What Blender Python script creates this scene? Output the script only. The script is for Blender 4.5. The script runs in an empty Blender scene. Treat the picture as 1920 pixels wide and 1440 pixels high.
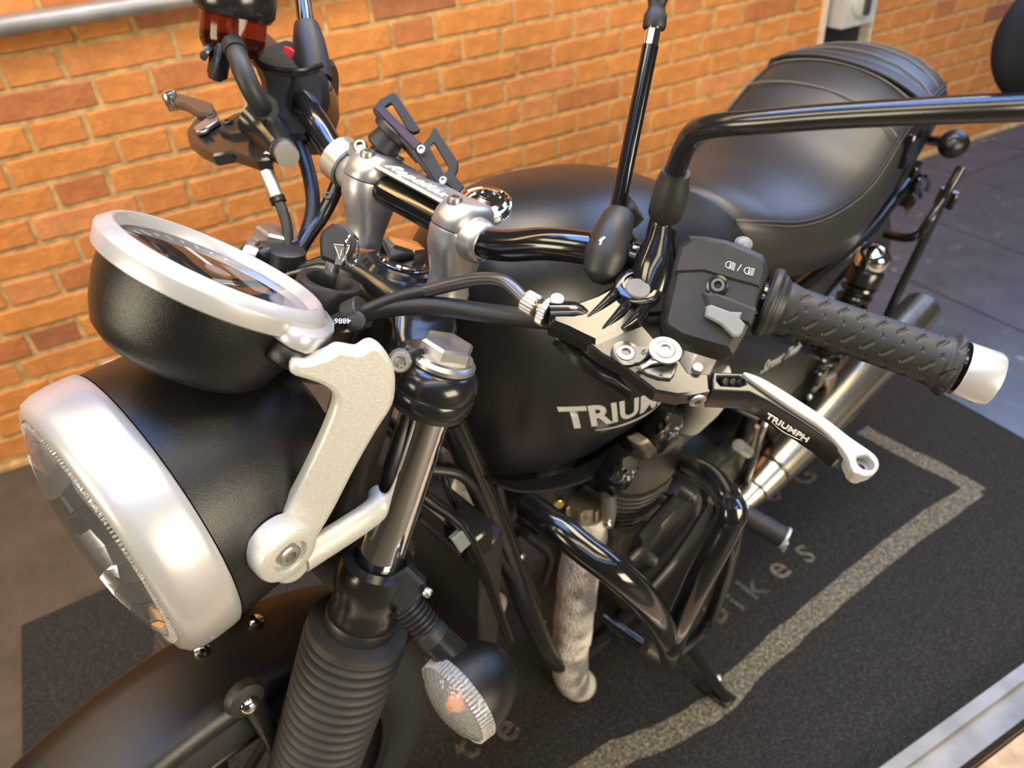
import bpy, bmesh, math, random
from mathutils import Vector as V, Matrix
from mathutils.bvhtree import BVHTree
PI = math.pi
rnd = random.Random(7)
SC = bpy.context.scene
COL = SC.collection

# ---------------------------------------------------------------- camera
CAM_LOC = V([0.0, -2.01075, 1.27365])
CR, CD, CF = V([0.873929, -0.480082, -0.075953]), V([-0.337484, -0.48689, -0.805632]), V([0.349788, 0.729698, -0.587528])
cd = bpy.data.cameras.new('camera'); cam = bpy.data.objects.new('camera', cd); COL.objects.link(cam)
cam.matrix_world = Matrix(((CR.x, -CD.x, -CF.x, CAM_LOC.x), (CR.y, -CD.y, -CF.y, CAM_LOC.y), (CR.z, -CD.z, -CF.z, CAM_LOC.z), (0, 0, 0, 1)))
cd.sensor_width = 36; cd.lens = 27.08; cd.clip_start = 0.02; cd.clip_end = 60
cd.dof.use_dof = True; cd.dof.focus_distance = 0.56; cd.dof.aperture_fstop = 7.5
SC.camera = cam
# ---------------------------------------------------------------- world, lights, exposure
SC.view_settings.view_transform = 'Standard'; SC.view_settings.look = 'None'
SC.view_settings.exposure = -0.15; SC.view_settings.gamma = 1.0; SC.view_settings.use_curve_mapping = False
w = bpy.data.worlds.new('room_air'); SC.world = w; w.use_nodes = True
bg = w.node_tree.nodes['Background']; bg.inputs[0].default_value = (0.66, 0.53, 0.38, 1); bg.inputs[1].default_value = 0.09
def area(name, loc, tgt, sx, sy, power, col):
    l = bpy.data.lights.new(name, 'AREA'); l.shape = 'RECTANGLE'; l.size = sx; l.size_y = sy; l.energy = power; l.color = col
    o = bpy.data.objects.new(name, l); COL.objects.link(o); o.location = loc
    o.rotation_euler = (V(tgt) - V(loc)).to_track_quat('-Z', 'Y').to_euler(); return o
WARM = (1.0, 0.84, 0.57)
COOL = (0.30, 0.52, 1.0)
# lamps of the showroom ceiling run along the wall in tracks
area('ceiling_lamp', (1.20, -1.50, 2.55), (1.0, -1.45, 0), 0.95, 0.75, 44, WARM)
area('ceiling_lamp', (-1.25, -1.60, 2.55), (-0.9, -1.45, 0), 0.9, 0.6, 26, WARM)
area('ceiling_lamp', (0.2, -2.45, 2.50), (0.2, -1.45, 0.4), 2.4, 0.30, 22, WARM)
area('wall_wash_row', (-0.3, -0.75, 2.45), (-0.1, 0.0, 0.75), 2.6, 0.16, 40, (1.0, 0.66, 0.28))
area('cool_ceiling_lamp', (0.15, -1.45, 2.55), (0.2, -1.40, 0.3), 0.80, 0.80, 34, (.22, .44, 1.0))
area('cool_strip_lamp', (0.9, -1.00, 2.55), (0.9, -1.2, 0.3), 2.6, 0.14, 16, (.20, .42, 1.0))
area('cool_strip_lamp', (0.2, -2.85, 2.35), (0.2, -1.4, 0.6), 3.4, 0.18, 12, COOL)
# skylight at the far end of the shop, lit windows to the left of the stand and behind the visitor
area('skylight', (4.4, -0.75, 2.60), (3.6, -1.0, 0), 2.4, 1.5, 110, (.38, .56, 1.0))
area('shopfront_window', (-2.7, -1.75, 1.45), (0.1, -1.5, 0.95), 1.3, 0.9, 66, (1.0, .86, .62))
area('rear_window', (1.1, -4.1, 1.05), (0.2, -1.5, 0.85), 1.5, 1.0, 105, (1.0, .86, .62))

# ---------------------------------------------------------------- frames
# S: steering head frame (x rearward, y to the machine's right, z up the steering axis); B: bike frame; W: world
BM, BO = Matrix([[0.952181, -0.301564, 0.049099], [0.305535, 0.939806, -0.153016], [0.0, 0.1607, 0.987003]]), V([-0.1804, -1.3785, 0.0])
SM, SO = Matrix([[0.849238, -0.308964, 0.428177], [0.349444, 0.936801, -0.017105], [-0.395832, 0.16415, 0.903533]]), V([-0.27752, -1.40966, 0.0])
FRM = {'S': (SM, SO), 'B': (BM, BO), 'W': (Matrix.Identity(3), V((0, 0, 0)))}
def wpt(fr, p): M, O = FRM[fr]; return M @ V(p) + O
# ---------------------------------------------------------------- materials
MATS = {}
def mat(name, col, rough=0.5, metal=0.0, coat=0.0, bump=None, var=None, spec=None, alpha=None, trans=0.0, ior=None, fn=None):
    m = bpy.data.materials.new(name); m.use_nodes = True; nt = m.node_tree; b = nt.nodes['Principled BSDF']
    b.inputs['Base Color'].default_value = (*col, 1); b.inputs['Roughness'].default_value = rough; b.inputs['Metallic'].default_value = metal
    b.inputs['Coat Weight'].default_value = coat; b.inputs['Transmission Weight'].default_value = trans
    if spec is not None: b.inputs['Specular IOR Level'].default_value = spec
    if ior: b.inputs['IOR'].default_value = ior
    tc = nt.nodes.new('ShaderNodeTexCoord')
    if var:   # (scale, amount) soft tonal variation of the finish itself
        n = nt.nodes.new('ShaderNodeTexNoise'); n.inputs['Scale'].default_value = var[0]; n.inputs['Detail'].default_value = 5
        nt.links.new(tc.outputs['Object'], n.inputs['Vector'])
        r = nt.nodes.new('ShaderNodeValToRGB'); a = var[1]
        r.color_ramp.elements[0].color = (*[c * (1 - a) for c in col], 1); r.color_ramp.elements[1].color = (*[min(1, c * (1 + a)) for c in col], 1)
        r.color_ramp.elements[0].position = .35; r.color_ramp.elements[1].position = .65
        nt.links.new(n.outputs['Fac'], r.inputs['Fac']); nt.links.new(r.outputs['Color'], b.inputs['Base Color'])
    if bump:  # (scale, strength, distance)
        n2 = nt.nodes.new('ShaderNodeTexNoise'); n2.inputs['Scale'].default_value = bump[0]; n2.inputs['Detail'].default_value = 3
        nt.links.new(tc.outputs['Object'], n2.inputs['Vector'])
        bp = nt.nodes.new('ShaderNodeBump'); bp.inputs['Strength'].default_value = bump[1]; bp.inputs['Distance'].default_value = bump[2]
        nt.links.new(n2.outputs['Fac'], bp.inputs['Height']); nt.links.new(bp.outputs['Normal'], b.inputs['Normal'])
    if fn: fn(nt, b, tc)
    MATS[name] = m; return m
mat('satin_black_paint', (.006, .006, .006), .30, bump=(1500, .55, .0004), coat=0.0)
mat('matt_black_tank', (.007, .007, .0065), .36, bump=(2200, .10, .0003))
mat('gloss_black', (.008, .008, .008), .15, coat=.3)
mat('semi_black', (.013, .013, .013), .20, bump=(900, .05, .0004))
mat('black_plastic', (.014, .014, .014), .44, bump=(1500, .22, .0004), var=(60, .25))
mat('black_rubber', (.014, .014, .014), .50, bump=(500, .1, .0005), var=(30, .2))
mat('gaiter_rubber', (.026, .025, .024), .60, bump=(400, .1, .0005), var=(40, .2))
mat('silver_paint', (.50, .495, .49), .34, metal=.4, coat=.5, bump=(1800, .04, .0003))
mat('satin_silver', (.52, .51, .49), .36, metal=.5, bump=(1400, .12, .0003))
mat('cast_aluminium', (.58, .57, .535), .44, metal=.35, bump=(900, .35, .0006), var=(500, .06))
mat('machined_aluminium', (.42, .41, .39), .38, metal=.9, bump=(300, .08, .0003))
mat('brushed_riser', (.47, .465, .45), .38, metal=.8, bump=(220, .1, .0004), var=(80, .08))
mat('chrome', (.85, .85, .85), .06, metal=1.0)
mat('steel', (.62, .61, .58), .22, metal=1.0, bump=(120, .05, .0003))
mat('dark_steel', (.10, .10, .10), .30, metal=.7)
mat('zinc', (.55, .54, .50), .35, metal=.9, bump=(600, .2, .0003))
mat('brass', (.75, .55, .20), .25, metal=1.0)
mat('engine_black', (.018, .017, .015), .38, bump=(700, .2, .0005))
mat('plug_grey', (.16, .155, .14), .45)
mat('fin_black', (.080, .073, .062), .42, bump=(700, .2, .0005))
mat('warm_flange', (.52, .44, .34), .38, metal=.8, var=(90, .25))
mat('silencer_steel', (.60, .57, .50), .27, metal=1.0, bump=(60, .06, .0004))
mat('seat_leather', (.022, .021, .020), .42, bump=(450, .25, .0007), var=(14, .12))
mat('seam_thread', (.12, .115, .10), .6)
mat('white_print', (.80, .79, .76), .5)
mat('grey_print', (.42, .42, .41), .45)
mat('switch_grey', (.20, .205, .21), .5, bump=(900, .1, .0003))
mat('red_plastic', (.75, .03, .05), .4)
mat('amber', (.95, .30, .06), .3)
mat('anodised_purple', (.060, .042, .075), .34, metal=.6, bump=(900, .1, .0002))
mat('mirror_black', (.006, .007, .009), .6, spec=.15)
mat('plaster', (.66, .55, .42), .85, var=(60, .15))
mat('galvanised', (.30, .295, .28), .42, metal=.45, var=(14, .18), bump=(60, .1, .0006))
mat('grey_box', (.50, .50, .48), .45)
mat('post_black', (.014, .015, .018), .5, var=(9, .3))
mat('weathered_timber', (.42, .30, .20), .7, var=(18, .3), bump=(60, .4, .002))
mat('tyre', (.02, .02, .02), .7, bump=(200, .3, .0008))
mat('glass', (1, 1, 1), .03, trans=1.0, ior=1.3)
mat('lens_clear', (.97, .97, .97), .03, trans=1.0, ior=1.30)
def lensfn(nt, b, tc):
    w1 = nt.nodes.new('ShaderNodeTexVoronoi'); w1.inputs['Scale'].default_value = 210
    nt.links.new(tc.outputs['Object'], w1.inputs['Vector']); bp = nt.nodes.new('ShaderNodeBump'); bp.inputs['Strength'].default_value = .6; bp.inputs['Distance'].default_value = .0015
    nt.links.new(w1.outputs['Distance'], bp.inputs['Height']); nt.links.new(bp.outputs['Normal'], b.inputs['Normal'])
mat('lens_prismatic', (.97, .95, .91), .10, trans=.80, ior=1.35, fn=lensfn)
mat('lens_headlamp', (.97, .98, 1.0), .015, trans=.97, ior=1.14)
mat('reservoir_smoke', (.17, .032, .012), .10, trans=.9, ior=1.35)
mat('reflector', (.80, .82, .86), .10, metal=1.0)
mat('dial', (.012, .012, .013), .35)
def wrapfn(nt, b, tc):
    br = nt.nodes.new('ShaderNodeTexVoronoi'); br.inputs['Scale'].default_value = 260
    mp = nt.nodes.new('ShaderNodeMapping'); mp.inputs['Scale'].default_value = (1, 1, .8)
    nt.links.new(tc.outputs['Object'], mp.inputs['Vector']); nt.links.new(mp.outputs['Vector'], br.inputs['Vector'])
    bp = nt.nodes.new('ShaderNodeBump'); bp.inputs['Strength'].default_value = 1.0; bp.inputs['Distance'].default_value = .0022; bp.invert = True
    nt.links.new(br.outputs['Distance'], bp.inputs['Height']); nt.links.new(bp.outputs['Normal'], b.inputs['Normal'])
    r = nt.nodes.new('ShaderNodeValToRGB'); n = nt.nodes.new('ShaderNodeTexNoise'); n.inputs['Scale'].default_value = 16; n.inputs['Detail'].default_value = 4
    nt.links.new(tc.outputs['Object'], n.inputs['Vector'])
    r.color_ramp.elements[0].position = .40; r.color_ramp.elements[0].color = (.20, .19, .185, 1)
    r.color_ramp.elements[1].position = .56; r.color_ramp.elements[1].color = (.72, .67, .60, 1)
    nt.links.new(n.outputs['Fac'], r.inputs['Fac']); nt.links.new(r.outputs['Color'], b.inputs['Base Color'])
mat('exhaust_wrap', (.7, .66, .6), .9, fn=wrapfn)
def brickfn(nt, b, tc):
    oi = nt.nodes.new('ShaderNodeObjectInfo'); r = nt.nodes.new('ShaderNodeValToRGB'); cr = r.color_ramp
    cr.elements[0].position = 0; cr.elements[0].color = (.32, .115, .05, 1); cr.elements[1].position = 1; cr.elements[1].color = (.62, .26, .09, 1)
    for p, c in ((.05, (.44, .155, .045, 1)), (.13, (.55, .21, .048, 1)), (.6, (.60, .24, .050, 1)), (.9, (.56, .21, .050, 1))):
        e = cr.elements.new(p); e.color = c
    nt.links.new(oi.outputs['Random'], r.inputs['Fac'])
    n = nt.nodes.new('ShaderNodeTexNoise'); n.inputs['Scale'].default_value = 26; n.inputs['Detail'].default_value = 7; n.inputs['Roughness'].default_value = .65
    nt.links.new(tc.outputs['Object'], n.inputs['Vector'])
    mx = nt.nodes.new('ShaderNodeMix'); mx.data_type = 'RGBA'; mx.blend_type = 'MULTIPLY'; mx.inputs[0].default_value = .7
    r2 = nt.nodes.new('ShaderNodeValToRGB'); r2.color_ramp.elements[0].position = .3; r2.color_ramp.elements[0].color = (.62, .55, .5, 1); r2.color_ramp.elements[1].position = .68; r2.color_ramp.elements[1].color = (1.15, 1.12, 1.05, 1)
    nt.links.new(n.outputs['Fac'], r2.inputs['Fac']); nt.links.new(r.outputs['Color'], mx.inputs[6]); nt.links.new(r2.outputs['Color'], mx.inputs[7])
    nt.links.new(mx.outputs[2], b.inputs['Base Color'])
    n3 = nt.nodes.new('ShaderNodeTexNoise'); n3.inputs['Scale'].default_value = 70; n3.inputs['Detail'].default_value = 6
    nt.links.new(tc.outputs['Object'], n3.inputs['Vector'])
    bp = nt.nodes.new('ShaderNodeBump'); bp.inputs['Strength'].default_value = .8; bp.inputs['Distance'].default_value = .004
    nt.links.new(n3.outputs['Fac'], bp.inputs['Height']); nt.links.new(bp.outputs['Normal'], b.inputs['Normal'])
mat('brick_face', (.55, .23, .08), .75, fn=brickfn)
mat('mortar', (.47, .295, .115), .9, var=(40, .25), bump=(180, .6, .003))
def speck(nt, b, tc, base, light, dark, sc, t0, t1, rgh=None, big=None):
    n = nt.nodes.new('ShaderNodeTexNoise'); n.inputs['Scale'].default_value = sc; n.inputs['Detail'].default_value = 6; n.inputs['Roughness'].default_value = .75
    nt.links.new(tc.outputs['Object'], n.inputs['Vector'])
    r = nt.nodes.new('ShaderNodeValToRGB'); cr = r.color_ramp
    cr.elements[0].position = t0; cr.elements[0].color = (*dark, 1); cr.elements[1].position = t1; cr.elements[1].color = (*light, 1)
    e = cr.elements.new((t0 + t1) / 2); e.color = (*base, 1)
    nt.links.new(n.outputs['Fac'], r.inputs['Fac']); nt.links.new(r.outputs['Color'], b.inputs['Base Color'])
    bp = nt.nodes.new('ShaderNodeBump'); bp.inputs['Strength'].default_value = .7; bp.inputs['Distance'].default_value = .002
    nt.links.new(n.outputs['Fac'], bp.inputs['Height']); nt.links.new(bp.outputs['Normal'], b.inputs['Normal'])
    return r
mat('mat_pile', (.03, .03, .03), .95, fn=lambda nt, b, tc: speck(nt, b, tc, (.014, .0135, .012), (.050, .046, .040), (.003, .003, .003), 210, .36, .66))
mat('mat_border', (.03, .03, .03), .9, fn=lambda nt, b, tc: speck(nt, b, tc, (.040, .036, .030), (.070, .062, .05), (.02, .02, .018), 160, .3, .7))
mat('chalk_mark', (.2, .18, .14), .95, fn=lambda nt, b, tc: speck(nt, b, tc, (.13, .115, .085), (.40, .35, .26), (.022, .020, .018), 190, .36, .66))
mat('chalk_faint', (.1, .09, .08), .95, fn=lambda nt, b, tc: speck(nt, b, tc, (.070, .063, .052), (.17, .15, .12), (.022, .020, .018), 170, .36, .66))
def boardfn(nt, b, tc):
    r = speck(nt, b, tc, (.058, .068, .084), (.078, .088, .105), (.040, .048, .062), 9, .3, .7)
    n = nt.nodes.new('ShaderNodeTexNoise'); n.inputs['Scale'].default_value = 7; n.inputs['Detail'].default_value = 12; n.inputs['Roughness'].default_value = .7; n.inputs['Distortion'].default_value = 1.2
    mp = nt.nodes.new('ShaderNodeMapping'); mp.inputs['Location'].default_value = (3.1, 1.7, 0); nt.links.new(tc.outputs['Object'], mp.inputs['Vector']); nt.links.new(mp.outputs['Vector'], n.inputs['Vector'])
    s = nt.nodes.new('ShaderNodeValToRGB'); s.color_ramp.elements[0].position = .615; s.color_ramp.elements[0].color = (0, 0, 0, 1); s.color_ramp.elements[1].position = .66; s.color_ramp.elements[1].color = (1, 1, 1, 1)
    nt.links.new(n.outputs['Fac'], s.inputs['Fac'])
    mx = nt.nodes.new('ShaderNodeMix'); mx.data_type = 'RGBA'; mx.inputs[7].default_value = (.26, .22, .18, 1)
    nt.links.new(s.outputs['Color'], mx.inputs[0]); nt.links.new(r.outputs['Color'], mx.inputs[6]); nt.links.new(mx.outputs[2], b.inputs['Base Color'])
mat('painted_board', (.03, .03, .03), .30, fn=boardfn)
mat('painted_concrete', (.085, .070, .052), .55, fn=lambda nt, b, tc: speck(nt, b, tc, (.075, .062, .045), (.10, .082, .06), (.05, .042, .032), 8, .3, .7))

# ---------------------------------------------------------------- geometry helpers (all points are in a frame of FRM)
def frame_of(ax, up=None):
    ax = V(ax).normalized(); u = V(up) if up is not None else (V((0, 0, 1)) if abs(ax.z) < .9 else V((1, 0, 0)))
    u = (u - ax * u.dot(ax)).normalized(); return u, ax.cross(u), ax
def crom(P, sub):
    P = [V(p) for p in P]; out = []
    if len(P) == 2 or sub <= 1: return P
    for i in range(len(P) - 1):
        p0 = P[i - 1] if i else P[0] * 2 - P[1]; p1, p2 = P[i], P[i + 1]; p3 = P[i + 2] if i + 2 < len(P) else P[-1] * 2 - P[-2]
        for k in range(sub):
            t = k / sub; out.append(.5 * ((2 * p1) + (p2 - p0) * t + (2 * p0 - 5 * p1 + 4 * p2 - p3) * t * t + (3 * p1 - p0 - 3 * p2 + p3) * t ** 3))
    out.append(P[-1]); return out
class G:
    def __init__(s): s.v = []; s.f = []
    def ring(s, pts): k = len(s.v); s.v += [tuple(p) for p in pts]; return list(range(k, k + len(pts)))
    def bridge(s, a, b):
        n = len(a)
        for i in range(n): s.f.append((a[i], a[(i + 1) % n], b[(i + 1) % n], b[i]))
    def cap(s, a, flip=False): s.f.append(tuple(reversed(a)) if not flip else tuple(a))
    def loft(s, rings, c0=True, c1=True, closed=False):
        R = [s.ring(r) for r in rings]
        for a, b in zip(R, R[1:]): s.bridge(a, b)
        if closed: s.bridge(R[-1], R[0])
        else:
            if c0: s.cap(R[0])
            if c1: s.cap(R[-1], True)
        return s
    def tube(s, P, r, seg=14, sub=6, cap=True, flat=None):
        P2 = crom(P, sub); n = len(P2)
        if isinstance(r, (int, float)): rr = [r] * n
        else:
            m = len(r) - 1; rr = []
            for i in range(n): t = i / (n - 1) * m; k = min(int(t), m - 1); rr.append(r[k] + (r[k + 1] - r[k]) * (t - k))
        T = [(P2[min(i + 1, n - 1)] - P2[max(i - 1, 0)]).normalized() for i in range(n)]
        u, v, _ = frame_of(T[0]); rings = []
        for i in range(n):
            u = (u - T[i] * u.dot(T[i])).normalized(); v = T[i].cross(u)
            a, b = (rr[i], rr[i]) if not flat else (rr[i], rr[i] * flat)
            rings.append([P2[i] + u * (a * math.cos(2 * PI * k / seg)) + v * (b * math.sin(2 * PI * k / seg)) for k in range(seg)])
        return s.loft(rings, cap, cap)
    def lathe(s, o, ax, prof, seg=32, up=None, c0=True, c1=True, sx=1.0):
        u, v, w_ = frame_of(ax, up); o = V(o)
        return s.loft([[o + w_ * h + u * (max(r, 1e-5) * sx * math.cos(2 * PI * k / seg)) + v * (max(r, 1e-5) * math.sin(2 * PI * k / seg)) for k in range(seg)] for r, h in prof], c0, c1)
    def cyl(s, o, ax, r, h, seg=24, bev=None, up=None):
        b = bev if bev is not None else min(r, h) * .12
        return s.lathe(o, ax, [(r - b, 0), (r, b), (r, h - b), (r - b, h)], seg, up)
    def box(s, o, sz, X=(1, 0, 0), Y=(0, 1, 0), Z=(0, 0, 1), bev=.1):
        X, Y, Z, o = V(X).normalized(), V(Y).normalized(), V(Z).normalized(), V(o); a, b, c = sz[0] / 2, sz[1] / 2, sz[2] / 2
        e = bev * min(a, b, c) * 2 if bev < 1 else bev
        def oct_(x, y, z): return [o + X * px_ + Y * py_ + Z * z for px_, py_ in ((x, y - e), (x - e, y), (-x + e, y), (-x, y - e), (-x, -y + e), (-x + e, -y), (x - e, -y), (x, -y + e))]
        def sc(x, y, z, d): return [o + X * px_ + Y * py_ + Z * z for px_, py_ in ((x - d, y - e), (x - e, y - d), (-x + e, y - d), (-x + d, y - e), (-x + d, -y + e), (-x + e, -y + d), (x - e, -y + d), (x - d, -y + e))]
        return s.loft([sc(a, b, -c, e * .6), oct_(a, b, -c + e * .6), oct_(a, b, c - e * .6), sc(a, b, c, e * .6)])
    def ellips(s, o, ax, r, up=None, seg=24, n=12, a0=-90, a1=90):   # r=(ru, rv, rw)
        u, v, w_ = frame_of(ax, up); o = V(o); R = []
        for i in range(n + 1):
            t = math.radians(a0 + (a1 - a0) * i / n); c_ = max(math.cos(t), 1e-3)
            R.append([o + w_ * (r[2] * math.sin(t)) + u * (r[0] * c_ * math.cos(2 * PI * k / seg)) + v * (r[1] * c_ * math.sin(2 * PI * k / seg)) for k in range(seg)])
        return s.loft(R)
    def prism(s, pts, n, th, bev=0.0):    # outline pts, extruded along -n by th, a chamfer of bev on both rims
        n = V(n).normalized(); P = [V(p) for p in pts]; c = sum(P, V()) / len(P); m = len(P)
        P = [p - n * (p - c).dot(n) for p in P]
        area_ = sum(((P[i] - c).cross(P[(i + 1) % m] - c)).dot(n) for i in range(m))
        if area_ < 0: P.reverse()
        def inset(d):
            out = []
            for i in range(m):
                a, b, c2 = P[i - 1], P[i], P[(i + 1) % m]; e1 = n.cross(b - a).normalized(); e2 = n.cross(c2 - b).normalized()
                q = e1 + e2; q = q / max(q.length_squared / 2, .35); out.append(b + q * d)
            return out
        if bev > 0: s.loft([[p - n * th for p in inset(bev)], [p - n * (th - bev) for p in P], [p - n * bev for p in P], inset(bev)])
        else: s.loft([[p - n * th for p in P], P])
        return s
def finish(name, me, m, parent, fr, label, kind, smooth=True, ang=38):
    M, O = FRM[fr]; root = parent
    while root is not None and root.parent: root = root.parent
    base = root.matrix_world.inverted() if root is not None else Matrix.Identity(4)
    me.transform(base @ (Matrix.Translation(O) @ M.to_4x4()))
    if smooth:
        for p in me.polygons: p.use_smooth = True
        me.set_sharp_from_angle(angle=math.radians(ang))
    if m: me.materials.clear(); me.materials.append(MATS[m])
    o = bpy.data.objects.new(name, me); COL.objects.link(o)
    if parent is not None: o.parent = parent
    if label: o['label'] = label
    if kind: o['kind'] = kind
    return o
def add(name, g, m, parent=None, fr='S', label=None, kind=None, smooth=True, ang=38, mirror=False):
    me = bpy.data.meshes.new(name)
    vs = [(x, -y, z) for x, y, z in g.v] if mirror else g.v
    me.from_pydata(vs, [], g.f)
    bm = bmesh.new(); bm.from_mesh(me); bmesh.ops.remove_doubles(bm, verts=bm.verts, dist=2e-6); bmesh.ops.recalc_face_normals(bm, faces=bm.faces); bm.to_mesh(me); bm.free()
    return finish(name, me, m, parent, fr, label, kind, smooth, ang)
def curve_mesh(c):
    o = bpy.data.objects.new('c', c); COL.objects.link(o); dg = bpy.context.evaluated_depsgraph_get()
    me = bpy.data.meshes.new_from_object(o.evaluated_get(dg)); bpy.data.objects.remove(o); bpy.data.curves.remove(c); return me
def plane_mat(o, u, n):
    n = V(n).normalized(); u = V(u); u = (u - n * u.dot(n)).normalized(); v = n.cross(u); o = V(o)
    return Matrix(((u.x, v.x, n.x, o.x), (u.y, v.y, n.y, o.y), (u.z, v.z, n.z, o.z), (0, 0, 0, 1)))
def plate(name, outline, holes, n, th, bev, m, parent, fr='S', label=None, smooth_curve=True, mirror=False):
    # flat plate with holes: the outline lies on the top face, the body hangs th below it
    n = V(n).normalized(); o = V(outline[0]); Mx = plane_mat(o, V(outline[1]) - o, n); Mi = Mx.inverted()
    c = bpy.data.curves.new(name, 'CURVE'); c.dimensions = '2D'; c.fill_mode = 'BOTH'; c.extrude = max(th / 2 - bev, 1e-5); c.bevel_depth = bev; c.bevel_resolution = 2; c.offset = -bev
    for L_ in [outline] + list(holes):
        P = [Mi @ V(p) for p in L_]
        sp = c.splines.new('POLY'); pts = []
        if smooth_curve:
            q = P
            for i in range(len(q)):
                p0, p1, p2, p3 = q[i - 1], q[i], q[(i + 1) % len(q)], q[(i + 2) % len(q)]
                for k in range(3):
                    t = k / 3; pts.append(.5 * ((2 * p1) + (p2 - p0) * t + (2 * p0 - 5 * p1 + 4 * p2 - p3) * t * t + (3 * p1 - p0 - 3 * p2 + p3) * t ** 3))
        else: pts = P
        sp.points.add(len(pts) - 1)
        for k, p in enumerate(pts): sp.points[k].co = (p.x, p.y, 0, 1)
        sp.use_cyclic_u = True
    me = curve_mesh(c); me.transform(Mx @ Matrix.Translation((0, 0, -th / 2)))
    if mirror: me.transform(Matrix.Diagonal((1, -1, 1, 1))); me.flip_normals()
    return finish(name, me, m, parent, fr, label, None)
def text_mesh(body, size, th=.0004, bold=0.0, shear=0.0, space=1.0, align='LEFT'):
    c = bpy.data.curves.new('t', 'FONT'); c.body = body; c.size = size; c.extrude = th; c.offset = bold; c.shear = shear; c.space_character = space; c.align_x = align; c.resolution_u = 3
    return curve_mesh(c)
def text(name, body, o, u, n, size, m, parent, fr='S', label=None, **k):
    me = text_mesh(body, size, **k); me.transform(plane_mat(o, u, n)); return finish(name, me, m, parent, fr, label, None, smooth=False)
def screw(name, o, ax, r, h, m, parent, fr='S', label=None, sock=True, seg=20):
    g = G(); pr = [(r * .9, 0), (r, .001), (r, h * .75), (r * .82, h)]
    if sock: g.lathe(o, ax, pr + [(r * .50, h)], seg, c1=False); g.lathe(V(o) + V(ax).normalized() * (h - r * .7), ax, [(r * .45, 0), (r * .50, r * .7)], 6, c0=True, c1=False)
    else: g.lathe(o, ax, pr, seg)
    return add(name, g, m, parent, fr, label)
def hexbolt(g, o, ax, r, h, up=None):
    g.lathe(o, ax, [(r, 0), (r, h * .8), (r * .86, h)], 6, up); return g
def thing(name, label, cat, M4, group=None):
    o = bpy.data.objects.new(name, None); COL.objects.link(o); o.matrix_world = M4; o.empty_display_size = .1
    o['label'] = label; o['category'] = cat
    if group: o['group'] = group
    bpy.context.view_layer.update(); return o
def tag(o, label, cat, group=None):
    o['label'] = label; o['category'] = cat
    if group: o['group'] = group
    return o

# ================================================================ ROOM
Z0, CH, PR = 0.9594, 0.06696, 0.35437          # first bed joint, course height, header+stretcher pitch
HD, STR, MT = 0.1181, 0.2363, 0.0105
def struct(name, g, m, **k):
    o = add(name, g, m, None, 'W', kind='structure', **k); return o
def brick_wall(name, x0, x1, zt, seedv):
    g = G(); g.box(((x0 + x1) / 2, .11 + .006, zt / 2), (x1 - x0, .22, zt), bev=.001)
    w_ = struct(name, g, 'mortar', smooth=False)
    R = random.Random(seedv); shapes = {}
    def shape(wd, k):
        key = (round(wd, 3), k)
        if key in shapes: return shapes[key]
        h, t = CH - MT, .05; a, b = wd / 2, h / 2; q = random.Random(hash(key) % 9973); e = .0035
        j = lambda: q.uniform(-.0016, .0016)
        n = 4; fr_ = [(-a + 2 * a * i / n, -b) for i in range(n)] + [(a, -b + 2 * b * i / 2) for i in range(2)] + [(a - 2 * a * i / n, b) for i in range(n)] + [(-a, b - 2 * b * i / 2) for i in range(2)]
        fr_ = [(x + j(), z + j()) for x, z in fr_]
        gg = G(); gg.loft([[(x, t, z) for x, z in fr_], [(x, e, z) for x, z in fr_], [(x * (1 - e / a), 0, z * (1 - e / b)) for x, z in fr_]])
        me = bpy.data.meshes.new('brick'); me.from_pydata(gg.v, [], gg.f); me.materials.append(MATS['brick_face']); shapes[key] = me; return me
    items = []
    k = -int((zt - Z0) / CH) - 2
    while Z0 - CH * k > 0.02:
        zc = Z0 - CH * (k - .5); ztop = Z0 - CH * (k - 1)
        if ztop > zt + .01: k += 1; continue
        odd = k % 2; start = (-.152 if odd else .012)
        i = math.floor((x0 - start) / PR) - 1
        while start + i * PR < x1:
            for off, wd in ((0, HD), (HD, STR)):
                a = start + i * PR + off; b = a + wd; a2, b2 = max(a, x0), min(b, x1)
                if b2 - a2 > .04: items.append(((a2 + b2) / 2, zc, b2 - a2 - MT))
            i += 1
        k += 1
    # nearest in view first: the 300 that show largest are separate bricks, the rest one piece
    def vis(it):
        v = V((it[0], 0, it[1])) - CAM_LOC; z = v.dot(CF); X = 960 + 1444.3 * v.dot(CR) / z; Y = 720 + 1444.3 * v.dot(CD) / z
        inn = -80 < X < 2000 and -60 < Y < 1000; return (0 if inn else 10) + z
    items.sort(key=vis); rest = G()
    for n, (x, z, wd) in enumerate(items):
        me = shape(wd, R.randrange(5)); y = R.uniform(.0005, .0035)
        if n < 300:
            o = bpy.data.objects.new('brick', me); COL.objects.link(o); o.location = (x, y, z); o.rotation_euler = (R.uniform(-.006, .006), R.uniform(-.005, .005), R.uniform(-.006, .006)); o.parent = w_
        else:
            b0 = len(rest.v); rest.v += [(v.co.x + x, v.co.y + y, v.co.z + z) for v in me.vertices]; rest.f += [tuple(b0 + i for i in p.vertices) for p in me.polygons]
    if rest.v:
        o = add('brick_courses', rest, 'brick_face', w_, 'W', kind='stuff', smooth=False)
    return w_
brick_wall('wall_left', -1.6, 2.262, 1.75, 3)
brick_wall('wall_right', 2.492, 5.6, 1.75, 5)
g = G(); g.box((2.377, .09, .9), (.235, .12, 1.8), bev=.02); struct('trim_1', g, 'post_black')
g = G(); g.box((2.259, .010, .95), (.012, .05, 1.9), bev=.1); struct('trim_2', g, 'plaster')
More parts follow.
